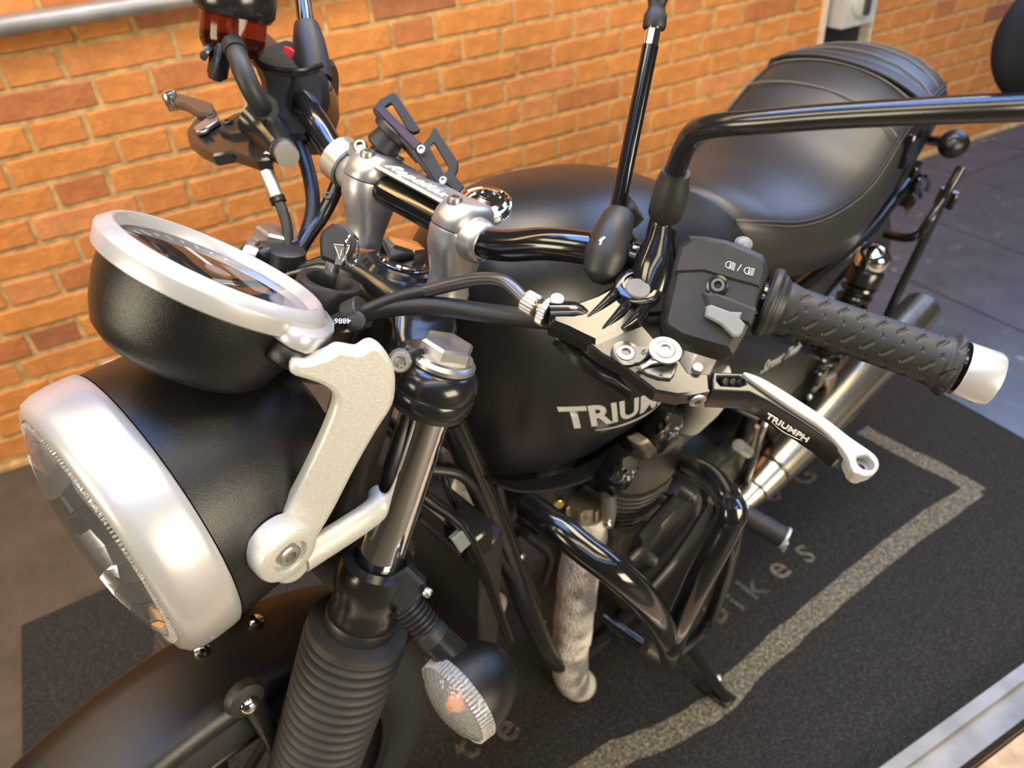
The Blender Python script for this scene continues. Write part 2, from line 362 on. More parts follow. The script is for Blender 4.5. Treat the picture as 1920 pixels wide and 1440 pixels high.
g = G(); g.box((2.496, .010, .95), (.010, .05, 1.9), bev=.1); struct('trim_4', g, 'plaster')
# rough mortar skirting at the foot of the wall
g = G(); xs = [-1.6 + i * .12 for i in range(62)]
q = random.Random(4)
prof = [[(x, .03, 0), (x, -.010 + q.uniform(-.003, .003), 0), (x, -.008 + q.uniform(-.003, .003), .012 + q.uniform(-.004, .006)), (x, .03, .022)] for x in xs]
g.loft(prof); struct('baseboard_back', g, 'mortar')
# floor: concrete strip on the left and by the wall, painted boards to the right
g = G(); g.box((.3, -2.0, -.02), (6.0, 6.0, .036), bev=.001); struct('floor', g, 'painted_concrete', smooth=False)
fl = bpy.data.objects['floor']
bx = 1.655; q = random.Random(11)
while bx < 5.5:
    wd = .42
    yb = -2.6 + q.uniform(-.4, .3)
    while yb < -.02:
        y1 = min(yb + 1.22, -.02)
        g = G(); g.box((bx + wd / 2, (yb + y1) / 2, -.001), (wd - .006, y1 - yb - .006, .008), bev=.0015)
        add('floorboard', g, 'painted_board', fl, 'W', smooth=False); yb = y1
    bx += wd
# dark flecked mat under the motorcycle
def slab(xs, z0, z1, m, name, **k):
    g = G(); g.loft([[(x, y, z0) for x, y in xs], [(x, y, z1 - .001) for x, y in xs], [(x * .9995 + .0003, y, z1) for x, y in xs]]); return add(name, g, m, None, 'W', smooth=False, **k)
mt = slab([(-.50, -.60), (-.2, -.585), (.1, -.59), (1.0, -.60), (1.645, -.60), (1.645, -1.694), (-.51, -1.694)], .002, .0085, 'mat_pile', 'floor_mat')
tag(mt, 'black flecked showroom floor mat lying under the motorcycle', 'mat')
def strip(pts, w_, z, m, name, parent):
    g = G(); P = crom([(*p, z) for p in pts], 5); L_, R_ = [], []; q = random.Random(len(pts))
    for i, p in enumerate(P):
        t = (P[min(i + 1, len(P) - 1)] - P[max(i - 1, 0)]).normalized(); n = V((-t.y, t.x, 0)); hw = w_ / 2 * (1 + q.uniform(-.12, .12))
        L_.append(p + n * hw); R_.append(p - n * hw)
    for i in range(len(P)): g.v += [tuple(L_[i]), tuple(R_[i]), tuple(R_[i] - V((0, 0, .0006))), tuple(L_[i] - V((0, 0, .0006)))]
    for i in range(len(P) - 1):
        a, b = 4 * i, 4 * i + 4
        for j in range(4): g.f.append((a + j, a + (j + 1) % 4, b + (j + 1) % 4, b + j))
    g.f += [(0, 1, 2, 3), tuple(reversed([len(g.v) - 4 + j for j in range(4)]))]
    return add(name, g, m, parent, 'W', smooth=False)
strip([(.06, -1.47), (.357, -1.456), (.484, -1.473), (.613, -1.475), (.669, -1.457), (.883, -1.424), (1.179, -1.388), (1.409, -1.375)], .045, .0095, 'chalk_mark', 'painted_line', mt)
strip([(1.412, -1.385), (1.405, -1.30), (1.385, -1.20), (1.372, -1.10)], .042, .0097, 'chalk_mark', 'painted_line', mt)
def floor_text(body, x, y, size, rot, m):
    me = text_mesh(body, size, th=.0003, bold=.001, align='CENTER'); me.transform(Matrix.Translation((x, y, .0096)) @ Matrix.Rotation(rot, 4, 'Z')); return finish('letter', me, m, mt, 'W', None, None, smooth=False)
for ch, x, y, sz, ro, m in (('b', .722, -1.350, .078, .15, 'chalk_faint'), ('i', .768, -1.350, .074, .12, 'chalk_faint'), ('k', .818, -1.343, .080, .1, 'chalk_faint'), ('e', .893, -1.334, .082, .0, 'chalk_mark'), ('S', .966, -1.332, .062, -.1, 'chalk_mark'),
                            ('e', .262, -1.345, .08, .35, 'chalk_faint'), ('t', .19, -1.34, .08, .5, 'chalk_faint'), ('o', 1.04, -1.165, .075, .3, 'chalk_faint'), ('G', 1.14, -1.165, .075, .2, 'chalk_faint'), ('9', 1.225, -1.165, .07, .1, 'chalk_faint')):
    floor_text(ch, x, y, sz, ro, m)
# aluminium edge rail at the front of the stand, timber beyond
g = G(); g.box((.9, -1.706, .012), (5, .020, .024), bev=.003); g.box((.9, -1.735, .006), (5, .042, .010), bev=.001); rl = add('edge_rail', g, 'galvanised', None, 'W'); tag(rl, 'long grey aluminium edging rail along the front of the mat', 'rail')
g = G(); g.box((.9, -1.763, .011), (5, .010, .018), bev=.002); add('rail_lip', g, 'chrome', rl, 'W')
g = G(); g.box((.9, -1.90, .002), (5, .26, .012), bev=.001); struct('trim_3', g, 'weathered_timber')
# conduit and brackets along the wall
PA, PB_ = V((-0.1156,-0.034,1.0204)), V((0.1958,-0.034,1.0199)); pd = PB_ - PA
g = G(); g.tube([PA - pd * 5, PA + pd * 9], .0205, 20, 1); pc = add('wall_pipe', g, 'galvanised', None, 'W'); tag(pc, 'grey galvanised steel pipe running along the brick wall', 'pipe')
for t in (-2.2, 3.2, 6.4):
    c_ = PA + pd * t
    g = G(); g.lathe(c_, pd, [(.0235, -.012), (.0235, .012)], 20); g.box(c_ + V((0, .022, 0)), (.02, .035, .02)); add('pipe_bracket', g, 'galvanised', pc, 'W')
# switch box on the dark post
g = G(); g.box((2.375, -.012, .70), (.155, .085, .155), bev=.008); sb = add('isolator_switch', g, 'grey_box', None, 'W'); tag(sb, 'small light grey rotary switch box on the black post', 'switch')
g = G(); g.lathe((2.375, -.054, .70), (0, -1, 0), [(.050, 0), (.050, .012), (.044, .016)], 28); kb = add('dial', g, 'grey_box', sb, 'W')
g = G(); g.box((2.375, -.078, .70), (.014, .02, .084), bev=.003); add('dial_handle', g, 'dark_steel', kb, 'W')

# ================================================================ MOTORCYCLE: steering, bars, lamps
psi = math.atan2(BM[1][0], BM[0][0])
moto = thing('motorcycle', 'matt black roadster motorcycle with silver headlamp ring leaning on its side stand', 'motorcycle', Matrix.Translation((BO.x, BO.y, 0)) @ Matrix.Rotation(psi, 4, 'Z'))
LEVN = (-.52, -.163, .838); CAMN = (-.785, -.479, .394); SWN = (-.866, -.311, .39)
FX, FY = -.044, .1087
for sgn, mir in ((-1, False), (1, True)):
    y = sgn * FY
    g = G(); g.cyl((FX, y, .70), (0, 0, 1), .0205, .345, 40, .001); add('fork_tube', g, 'chrome', moto)
    # rubber gaiter with its folds
    prof = [(.030, .775), (.0455, .772), (.0465, .764)]
    n = 17; t0, t1 = .762, .56
    for i in range(n):
        a = t0 + (t1 - t0) * i / n; b = t0 + (t1 - t0) * (i + 1) / n; r1 = .0475 - .0035 * i / n
        prof += [(r1 - .0085, a - .0006), (r1 - .0035, a + (b - a) * .18), (r1 - .0008, a + (b - a) * .36), (r1, a + (b - a) * .5), (r1 - .0008, a + (b - a) * .64), (r1 - .0035, a + (b - a) * .82), (r1 - .0085, b + .0006)]
    prof += [(.043, .555), (.043, .545), (.0415, .543), (.0415, .528), (.043, .526), (.043, .515), (.032, .512)]
    g = G(); g.lathe((FX, y, 0), (0, 0, 1), prof, 48); gt = add('fork_gaiter', g, 'gaiter_rubber', moto, ang=70)
    g = G(); g.lathe((FX, y, 0), (0, 0, 1), [(.0318, .774), (.0325, .776), (.0325, .785), (.0318, .787)], 40); add('hose_clip', g, 'black_plastic', gt)
    if sgn < 0:
        g = G(); a = V((-0.0507,-0.1047,0.762)); b = V((-0.0403,-0.1208,0.7632)); ax = b - a; g.cyl(a, ax, .0030, .005, 12); g.cyl(a + ax.normalized() * .004, ax, .0020, .016, 12); add('clip_screw', g, 'zinc', gt)
    g = G(); g.cyl((FX, y, .30), (0, 0, 1), .030, .225, 28, .003); add('fork_leg', g, 'engine_black', moto)
    # lower yoke clamp and sleeve
    g = G(); g.lathe((FX, y, 0), (0, 0, 1), [(.0212, .846), (.0235, .850), (.0325, .848), (.0345, .842), (.0345, .822), (.0315, .812), (.0305, .800), (.0315, .780), (.030, .776), (.0212, .776)], 40)
    add('fork_sleeve', g, 'semi_black', moto)
    # top collar
    g = G(); g.lathe((FX, y, 0), (0, 0, 1), [(.0212, 1.010), (.0320, 1.0105), (.0332, 1.012), (.0332, 1.0215), (.0326, 1.0222), (.0332, 1.023), (.0330, 1.031), (.0315, 1.0365), (.0285, 1.0405), (.0258, 1.0430), (.0212, 1.0435)], 40)
    co = add('yoke_collar', g, 'semi_black', moto, ang=50)
    g = G(); g.lathe((FX, y, 0), (0, 0, 1), [(.0225, 1.004), (.0300, 1.0045), (.0300, 1.0095), (.0225, 1.0098)], 36); add('fork_shroud_rubber', g, 'black_rubber', co)
    g = G(); bo = V((-0.0769,-0.094,1.0433)); bo.y = sgn * .094; g.box(bo + V((.016, sgn * .001, 0)), (.030, .022, .024), bev=.3); add('pinch_lug', g, 'semi_black', co)
    screw('pinch_bolt', bo + V((.002, 0, 0)), (-1, sgn * .9, .30), .0088, .012, 'zinc', co)
    g = G(); g.lathe((FX, y, 0), (0, 0, 1), [(.0245, 1.043), (.0262, 1.0445), (.0262, 1.0475), (.0245, 1.049), (.0228, 1.050), (.0228, 1.052)], 36)
    fc = add('fork_cap', g, 'machined_aluminium', moto)
    g = G(); g.lathe((FX, y, 0), (0, 0, 1), [(.0215, 1.052), (.0215, 1.0605), (.0190, 1.0625), (.006, 1.0640)], 6, up=(1, .5 * sgn, 0)); add('cap_hexagon', g, 'machined_aluminium', fc, ang=20)
# top yoke, a curved casting between the collars
g = G(); R_ = []
for yy, tt, xa, xb, th in ((-.098, 1.024, -.062, -.018, .026), (-.085, 1.030, -.064, -.008, .026), (-.068, 1.043, -.058, .018, .024), (-.050, 1.060, -.046, .026, .030), (-.03, 1.066, -.040, .030, .030), (0, 1.067, -.038, .032, .030), (.03, 1.066, -.040, .030, .030), (.050, 1.060, -.046, .026, .030), (.068, 1.043, -.058, .018, .024), (.085, 1.030, -.064, -.008, .026), (.098, 1.024, -.062, -.018, .026)):
    cx_, rx = (xa + xb) / 2, (xb - xa) / 2; pts = []
    for k in range(20):
        a = 2 * PI * k / 20; ca, sa = math.cos(a), math.sin(a)
        pts.append((cx_ + rx * math.copysign(abs(ca) ** .6, ca), yy, tt - th / 2 + .008 + th / 2 * math.copysign(abs(sa) ** .6, sa)))
    R_.append(pts)
g.loft(R_); yoke = add('top_yoke', g, 'semi_black', moto, ang=60)
g = G(); g.lathe((0, 0, 0), (0, 0, 1), [(.034, 1.070), (.030, 1.077), (.0255, 1.0785), (.0255, 1.080)], 32); add('stem_boss', g, 'semi_black', yoke)
g = G(); g.lathe((0, 0, 0), (0, 0, 1), [(.0205, 1.079), (.0215, 1.0805), (.0205, 1.082)], 32); g.lathe((0, 0, 0), (0, 0, 1), [(.0195, 1.082), (.0195, 1.0935), (.0165, 1.0965), (.004, 1.0980)], 6, up=(1, .2, 0)); add('stem_nut', g, 'chrome', moto, ang=25)
g = G(); g.cyl((0, 0, .80), (0, 0, 1), .030, .26, 28); add('steering_head', g, 'engine_black', moto)
g = G(); g.box((-.02, 0, .815), (.09, .20, .035), bev=.25); add('lower_yoke', g, 'engine_black', moto)
# risers and bar
BAR = [(-.005, 0, 1.13), (-.005, .04, 1.13), (-.005, .075, 1.131), (-.008, .105, 1.139), (-.006, .14, 1.155), (.003, .175, 1.165), (.02, .21, 1.1695), (.049, .285, 1.175), (.095, .414, 1.183)]
BARP = [V((x, -y, z)) for x, y, z in reversed(BAR[1:])] + [V(b) for b in BAR]
g = G(); g.tube(BARP, .0122, 24, 6); add('handlebar', g, 'gloss_black', moto)
def sup(cx_, cy_, rx, ry, z, p=.75, n=28, tx=0.0): return [(cx_ + rx * math.copysign(abs(math.cos(2 * PI * k / n)) ** p, math.cos(2 * PI * k / n)), cy_ + ry * math.copysign(abs(math.sin(2 * PI * k / n)) ** p, math.sin(2 * PI * k / n)), z + tx * rx * math.cos(2 * PI * k / n)) for k in range(n)]
for sgn in (-1, 1):
    y = sgn * .0545
    g = G(); g.loft([sup(.004, y, .0175, .0165, 1.074), sup(.004, y, .0175, .0165, 1.079), sup(.003, y, .0160, .0155, 1.083), sup(.002, y, .0180, .0165, 1.094), sup(0, y, .0222, .0175, 1.106), sup(-.002, y, .0255, .0185, 1.117), sup(-.003, y, .0268, .0190, 1.1305), sup(-.003, y, .0262, .0185, 1.1328)])
    g.lathe((-.005, y, 1.13), (0, sgn, .03), [(.0180, .012), (.0180, .018), (.0170, .026), (.0152, .0300), (.0135, .0308), (.0125, .029)], 32)
    rs = add('bar_riser', g, 'brushed_riser', moto, ang=60)
    g = G(); g.loft([sup(-.003, y, .0262, .0184, 1.1336), sup(-.003, y, .0268, .0190, 1.1348), sup(-.002, y, .0255, .0186, 1.1440), sup(-.001, y, .0225, .0168, 1.1500), sup(0, y, .0180, .0140, 1.1540), sup(0, y, .0100, .0090, 1.1556), sup(0, y, .003, .003, 1.1558)])
    cp = add('riser_cap', g, 'brushed_riser', rs, ang=60)
    for bx_, bz in ((-.0165, 1.1490), (.0165, 1.1480)):
        screw('cap_bolt', (bx_, y - sgn * .002, bz), (bx_ * 12, 0, 1), .0062, .0085, 'machined_aluminium', rs)
g = G(); g.loft([[(-.0175, yy, 1.1500), (.015, yy, 1.1530), (.0165, yy, 1.150), (.014, yy, 1.143), (-.014, yy, 1.1445), (-.019, yy, 1.1475)] for yy in (-.05, -.02, .02, .05)]); br = add('riser_bridge', g, 'brushed_riser', moto, ang=30, label='brushed aluminium bridge with engraved script lettering')
text('engraved_script', 'Raptilox', (-.0125, .036, 1.1507), (0, -1, 0), (-.09, 0, 1), .0200, 'white_print', br, th=.0004, bold=.0001, shear=.25, space=1.06)
# headlamp
HN = V((-.909, 0, -.416)); HC = V((-.196, -.0047, .888))
g = G(); g.lathe(HC, HN, [(.008, -.140), (.040, -.136), (.068, -.122), (.088, -.100), (.1005, -.072), (.1062, -.040), (.1080, -.012), (.1080, -.002)], 72); hs = add('headlamp_shell', g, 'satin_black_paint', moto, ang=60)
g = G(); g.lathe(HC, HN, [(.1082, -.001), (.1102, .001), (.1108, .006), (.1110, .020), (.1100, .031), (.1072, .0385), (.1020, .0425), (.0970, .0430), (.0960, .040), (.0960, .02)], 96, c0=False, c1=False); add('headlamp_ring', g, 'silver_paint', moto, ang=60)
g = G(); pr = [(.0955, .030), (.094, .040), (.086, .0475), (.070, .0530), (.045, .0570), (.015, .0590), (.001, .0592)]
g.lathe(HC, HN, pr, 72, c0=False); hl = add('headlamp_lens', g, 'lens_headlamp', moto, ang=60)
g = G()   # moulded flutes round the rim of the lens
for k in range(180):
    a = 2 * PI * k / 180; u, v, w_ = frame_of(HN); dv = u * math.cos(a) + v * math.sin(a); tv = w_.cross(dv)
    g.box(HC + w_ * .0435 + dv * .0915, (.0018, .0075, .0030), tv, dv, w_, .2)
fl2 = add('lens_flutes', g, 'lens_prismatic', hl, kind='stuff')
g = G(); u, v, w_ = frame_of(HN); NR = 7
# faceted reflector bowl
rr = [(.094, .028), (.086, .018), (.074, .006), (.060, -.006), (.044, -.018), (.028, -.028), (.016, -.034)]
rj = random.Random(9)
for i in range(len(rr) - 1):
    nseg = 30
    for k in range(nseg):
        a0, a1 = 2 * PI * k / nseg, 2 * PI * (k + .985) / nseg; ti = rj.uniform(-.0012, .0012)
        q4 = []
        for (r_, h_), a in (((rr[i][0], rr[i][1]), a0), ((rr[i][0], rr[i][1]), a1), ((rr[i + 1][0] + .0006, rr[i + 1][1]), a1), ((rr[i + 1][0] + .0006, rr[i + 1][1]), a0)):
            q4.append(HC + w_ * (h_ + ti * (1 if a == a0 else -1)) + (u * math.cos(a) + v * math.sin(a)) * r_)
        b0 = len(g.v); g.v += [tuple(p) for p in q4]; g.f.append((b0, b0 + 1, b0 + 2, b0 + 3))
me = bpy.data.meshes.new('headlamp_reflector'); me.from_pydata(g.v, [], g.f); finish('headlamp_reflector', me, 'reflector', moto, 'S', None, None, smooth=False)
g = G(); g.lathe(HC, HN, [(.0955, .0245)] + [(r_ + .001, h_ - .0022) for r_, h_ in rr], 60, c0=False); add('reflector_shell', g, 'satin_silver', moto)
g = G(); g.lathe(HC, HN, [(.018, -.034), (.018, .005), (.014, .012), (.004, .015)], 24); g.lathe(HC, HN, [(.0957, .024), (.0957, .027), (.088, .027)], 48, c0=False, c1=False); add('bulb_shield', g, 'chrome', moto)
g = G(); g.box(HC + HN * .044 + V((.0405, .010, -.0885)), (.010, .012, .008), HN, (0, 1, 0), HN.cross(V((0, 1, 0))), .3); add('ring_screw_tab', g, 'zinc', moto)
# headlamp brackets: an upper arm, a leg down to the pivot boss, a stay back to the lower yoke
UP = [(-0.179,-0.1014,1.0488), (-0.1696,-0.105,1.0454), (-0.1584,-0.1092,1.0416), (-0.1499,-0.1125,1.0351), (-0.1467,-0.1136,1.0256), (-0.1485,-0.113,1.0043), (-0.1528,-0.1113,0.9792), (-0.1582,-0.1093,0.9531), (-0.1641,-0.107,0.9338), (-0.1695,-0.105,0.9186), (-0.1696,-0.1049,0.8991), (-0.1635,-0.1073,0.8808), (-0.1524,-0.1115,0.8699), (-0.1413,-0.1157,0.8715), (-0.1347,-0.1182,0.8847), (-0.1356,-0.1179,0.9079), (-0.1316,-0.1194,0.925), (-0.1276,-0.1209,0.9419), (-0.1214,-0.1233,0.9749), (-0.1138,-0.1261,1.0068), (-0.1078,-0.1284,1.0282), (-0.1102,-0.1275,1.0462), (-0.1149,-0.1257,1.0585), (-0.1229,-0.1227,1.0694), (-0.1306,-0.1198,1.0744), (-0.1359,-0.1177,1.0731), (-0.1405,-0.116,1.0688), (-0.1479,-0.1132,1.0694), (-0.1543,-0.1108,1.0692), (-0.1605,-0.1084,1.0641), (-0.1707,-0.1045,1.0594), (-0.1795,-0.1012,1.058)]
for mir in (False, True):
    hb = plate('headlamp_bracket', UP if not mir else [(p[0], p[1], min(p[2], 1.034 - .0004 * i_)) for i_, p in enumerate(UP)], [], (-.38, -1, 0), .014, .0040, 'cast_aluminium', moto, mirror=mir)
    s_ = -1 if not mir else 1
    PB = V((-0.1665,-0.126,0.9154)); PB.y = s_ * .126
    g = G(); g.lathe(PB - V((0, s_ * .020, 0)), (0, s_, 0), [(.022, 0), (.0240, .002), (.0240, .0165), (.0228, .0198), (.0200, .0215), (.0135, .0215), (.0118, .017)], 40, c1=True); bs = add('pivot_boss', g, 'cast_aluminium', hb)
    screw('pivot_bolt', PB - V((0, s_ * .003, 0)), (0, s_, 0), .0088, .0048, 'zinc', hb)
    a = V((-0.138,-0.108,0.8886)); b = V((-0.0715,-0.103,0.9082)); a.y = s_ * .110; b.y = s_ * .108
    g = G(); g.tube([a, b, b + (b - a) * .25 - V((0, s_ * .01, 0))], .0125, 20, 4, flat=.8); add('bracket_stay', g, 'cast_aluminium', hb)
# instrument
GN = V((.276, 0, .961)); GC = V((-.184, -.009, 1.067))
g = G(); g.lathe(GC, GN, [(.012, -.0585), (.036, -.0575), (.052, -.0530), (.0600, -.0460), (.0655, -.0330), (.0700, -.0150), (.0712, .0005)], 64); gp = add('instrument_pod', g, 'satin_black_paint', moto, ang=50)
g = G(); g.lathe(GC, GN, [(.0712, .0005), (.0750, .0010), (.0768, .0022), (.0788, .0125), (.0784, .0142), (.0720, .0200), (.0706, .0206), (.0690, .0202), (.0662, .0150), (.0655, .0120)], 96, c0=False, c1=False); gb = add('instrument_bezel', g, 'silver_paint', moto, ang=35)
g = G(); g.lathe(GC, GN, [(.0655, .0125), (.050, .0136), (.020, .0142), (.001, .0143)], 64, c0=False); add('instrument_glass', g, 'glass', moto, ang=80)
g = G(); g.lathe(GC, GN, [(.0655, .0040), (.001, .0042)], 48, c0=False, c1=False); dl = add('dial_face', g, 'dial', moto)
g = G(); u, v, w_ = frame_of(GN, (0, 1, 0))
for k in range(25):
    a = math.radians(-40 + 260 * k / 24); dv = u * math.cos(a) + v * math.sin(a); g.box(GC + w_ * .0046 + dv * .057, (.0016, .009 if k % 2 == 0 else .005, .0005), w_.cross(dv), dv, w_, .1)
add('dial_marks', g, 'white_print', dl, kind='stuff')
g = G(); g.cyl(GC + w_ * .004, GN, .009, .006, 24); add('needle_hub', g, 'switch_grey', dl)
g = G(); g.box(GC + w_ * .0085 + V((.0, .020, 0)), (.004, .040, .0012), (1, 0, 0), (0, 1, 0), w_); add('needle', g, 'white_print', dl)
g = G(); g.box(GC + w_ * .0048 + V((.026, 0, -.007)), (.022, .044, .001), V((1, 0, -.287)), (0, 1, 0), w_, .1); add('display_window', g, 'switch_grey', dl)
# two-button lobe of the instrument
LB = [(-0.1583,-0.0386,1.0714), (-0.1151,-0.0036,1.059), (-0.1125,-0.0238,1.0583), (-0.0992,-0.0212,1.0545), (-0.0994,-0.0333,1.0545), (-0.1099,-0.0539,1.0575), (-0.1277,-0.0745,1.0627), (-0.1497,-0.0916,1.069), (-0.1662,-0.0991,1.0737), (-0.1752,-0.0935,1.0763), (-0.1788,-0.0784,1.0773)]
cc = sum((V(p) for p in LB), V()) / len(LB); LB = [tuple(cc + (V(p) - cc) * 1.03) for p in LB]
g = G(); g.prism(LB, GN, .0125, .0012); add('bezel_lobe', g, 'silver_paint', gb, ang=50)
g = G(); cc = sum((V(p) for p in LB), V()) / len(LB); g.prism([tuple(cc + (V(p) - cc) * .96 - GN * .0123) for p in LB], GN, .015, .002); add('pod_lobe', g, 'satin_black_paint', gp, ang=50)
for px_ in ((-0.1242,-0.0488,1.0622), (-0.1291,-0.0603,1.0636)):
    g = G(); g.ellips(px_, GN, (.0030, .0052, .0018), up=(1, 0, 0), seg=16, n=6); add('button', g, 'dark_steel', gb)
# ignition lock with key
IG = V((-.0735, 0, 0))
g = G(); g.lathe(IG, (0, 0, 1), [(.026, 1.000), (.028, 1.005), (.028, 1.034), (.0345, 1.0355), (.0350, 1.0385), (.0335, 1.0400), (.027, 1.0405)], 44); ig = add('ignition_lock', g, 'steel', moto)
g = G(); g.lathe(IG, (0, 0, 1), [(.0262, 1.0405), (.0268, 1.043), (.0258, 1.062), (.0245, 1.0645), (.0190, 1.0645), (.0165, 1.060), (.0155, 1.050), (.002, 1.049)], 44); add('rubber_bezel', g, 'black_rubber', ig)
g = G(); g.lathe(IG, (0, 0, 1), [(.0285, .985), (.0285, 1.0335)], 36); add('lock_housing', g, 'engine_black', ig)
kb = IG + V((0, 0, 1.050)); kd = V((-0.077,-0.0027,1.0864)) - kb; kl_ = kd.length; kd.normalize()
g = G(); g.cyl(kb, kd, .0058, kl_, 20); key = add('ignition_key', g, 'steel', moto)
KO = [(-0.0802,-0.002,1.0808), (-0.0836,0.0038,1.081), (-0.0822,0.0112,1.093), (-0.0802,0.0132,1.0993), (-0.0746,0.0104,1.1071), (-0.0677,0.0013,1.1097), (-0.0642,-0.0089,1.1043), (-0.0674,-0.0116,1.0947), (-0.0737,-0.0113,1.0826), (-0.0775,-0.0069,1.0802)]
g = G(); kz = V(CAMN); g.prism([tuple(V(p) + kz * .006) for p in KO], CAMN, .0125, .0028); add('key_head', g, 'black_plastic', key)
KT = [(-0.0805,-0.0032,1.0956), (-0.0734,-0.0121,1.0989), (-0.0794,-0.0147,1.0837), (-0.0828,-0.01,1.0826), (-0.0805,-0.008,1.0897)]
g = G(); g.prism([tuple(V(p)) for p in KT], CAMN, .0012, .0003); add('key_badge', g, 'dark_steel', key)
for pa, pb in (((-0.0811,-0.0031,1.096), (-0.0738,-0.0125,1.0991)), ((-0.0808,-0.0043,1.0952), (-0.0799,-0.0118,1.0878)), ((-0.0741,-0.0126,1.0983), (-0.0787,-0.0144,1.0872)), ((-0.0779,-0.0094,1.0947), (-0.0791,-0.0112,1.0902))):
    g = G(); g.tube([pa, pb], .0006, 6, 1); add('badge_line', g, 'steel', key)
g = G(); c0 = V((-0.0806,-0.0227,1.0995)); u, v, w_ = frame_of((.25, -.9, .25)); g.tube([c0 + u * .0120 * math.cos(2 * PI * k / 28) * 1.0 + v * .0090 * math.sin(2 * PI * k / 28) for k in range(29)], .0010, 8, 1); add('key_ring', g, 'chrome', key)

# ---------------------------------------------------------------- left controls
GA, GB = V((.049, -.285, 1.175)), V((.0915, -.404, 1.1824)); GD = (GB - GA).normalized(); GL = (GB - GA).length
# grip with moulded slots and pips
g = G(); NL, NS = 230, 132; gu, gv, gw = frame_of(GD, (-1, 0, 0)); rows = []
def grip_r(h):
    pts = ((0, .0225), (.0022, .0245), (.005, .0245), (.0085, .0215), (.014, .0182), (.024, .0168), (.05, .0163), (.10, .0165), (GL - .016, .0168), (GL - .008, .0182), (GL - .003, .0212), (GL - .0012, .0214), (GL, .020))
    for (a, b), (c_, d_) in zip(pts, pts[1:]):
        if h <= c_: t = (h - a) / (c_ - a); return b + (d_ - b) * t * t * (3 - 2 * t)
    return pts[-1][1]
PIT = []
for row in range(12):
    th0 = row * PI / 6 + .13
    for k in range(9):
        h0 = .021 + k * .0126 + (row * .0021) % .0126 * .5 - (.0 if row % 2 else .001)
        PIT.append((h0, th0, row % 2))
for i in range(NL + 1):
    h = GL * i / NL; r0 = grip_r(h); ring = []; near = [p for p in PIT if abs(p[0] - h) < .007]
    for k in range(NS):
        th = 2 * PI * k / NS; dd = 0
        for h0, t0, kind in near:
            dt = (th - t0 + PI) % (2 * PI) - PI
            if abs(dt) > .34: continue
            x_, y_ = h - h0, dt * .0165
            if kind: dist = max(0, math.hypot(x_, y_) - .0006); wd = .0010
            else:
                ca, sa = math.cos(-.93), math.sin(-.93); a_, b_ = x_ * ca + y_ * sa, -x_ * sa + y_ * ca; dist = math.hypot(max(0, abs(a_) - .0036), b_); wd = .0015
            if dist < wd: dd = max(dd, min(1, (wd - dist) / wd * 2.2))
        r_ = r0 - dd * .0011; ring.append(GA + gw * h + gu * r_ * math.cos(th) + gv * r_ * math.sin(th))
    rows.append(ring)
g.loft(rows); add('grip', g, 'black_rubber', moto, ang=50)
g = G(); g.cyl(GB + GD * .000, GD, .0150, .010, 32); be = add('bar_end_sleeve', g, 'gloss_black', moto)
g = G(); g.lathe(GB + GD * .004, GD, [(.0160, .003), (.0178, .0), (.0182, .001), (.0182, .0185), (.0170, .0215), (.0120, .0225)], 40); add('bar_end_weight', g, 'silver_paint', moto, label='pearl silver bar end weight')
# switch block
SWO = [(0.0128,-0.2303,1.201), (0.018,-0.2404,1.2045), (0.0235,-0.2527,1.207), (0.028,-0.2648,1.2073), (0.0319,-0.2762,1.2069), (0.0319,-0.2841,1.2005), (0.0278,-0.289,1.1876), (0.0234,-0.2908,1.1764), (0.0165,-0.2936,1.1588), (0.0098,-0.2944,1.1433), (0.0076,-0.2908,1.1412), (0.0016,-0.2763,1.1395), (-0.0047,-0.2609,1.1378), (-0.008,-0.2488,1.14), (-0.0077,-0.2438,1.1447), (-0.003,-0.2387,1.1593), (0.0026,-0.2328,1.1763), (0.0086,-0.2284,1.1933)]
g = G(); g.prism(SWO, SWN, .050, .0055); swb = add('switch_block', g, 'black_plastic', moto, ang=30)
# ridge where the two halves meet and the raised cover
g = G(); g.prism([(0.012,-0.2345,1.2), (0.0212,-0.2533,1.2054), (0.0293,-0.2767,1.2048), (0.0292,-0.2835,1.1992), (0.0246,-0.2864,1.1866), (0.0185,-0.2719,1.1847), (0.0105,-0.2519,1.1828), (0.0012,-0.2358,1.175), (0.007,-0.2307,1.1919)], SWN, .004, .0018); add('switch_cover', g, 'black_plastic', swb)
g = G(); g.prism([(0.0053,-0.259,1.1716), (0.0094,-0.2666,1.1749), (0.0168,-0.287,1.175), (0.0188,-0.2924,1.1751), (0.0148,-0.2948,1.1642), (0.0057,-0.2726,1.1618), (0.0048,-0.2656,1.1654)], SWN, .007, .002); add('switch_shelf', g, 'black_plastic', swb)
g = G(); g.prism([(-0.0003,-0.267,1.1657), (0.0014,-0.2693,1.1678), (0.006,-0.2814,1.1683), (0.0093,-0.2875,1.1707), (0.0078,-0.2881,1.1669), (0.0086,-0.2931,1.1647), (0.0066,-0.2943,1.1593), (0.0051,-0.2936,1.1564), (0.0035,-0.2905,1.1553), (0.0016,-0.2807,1.1591), (-0.0019,-0.2697,1.1601)], SWN, .007, .0012); add('indicator_switch', g, 'switch_grey', swb)
screw('housing_screw', (0.015,-0.2627,1.1775), SWN, .0052, .004, 'dark_steel', swb)
g = G(); g.lathe((0.0129,-0.2635,1.1779), SWN, [(.0075, 0), (.0072, .0012), (.0056, .0014)], 24, c1=False, c0=False); add('screw_recess', g, 'gloss_black', swb)
g = G(); g.ellips((0.0467,-0.2558,1.2047), (0, 0, 1), (.009, .006, .005), seg=20, n=8); add('flash_button', g, 'switch_grey', swb)
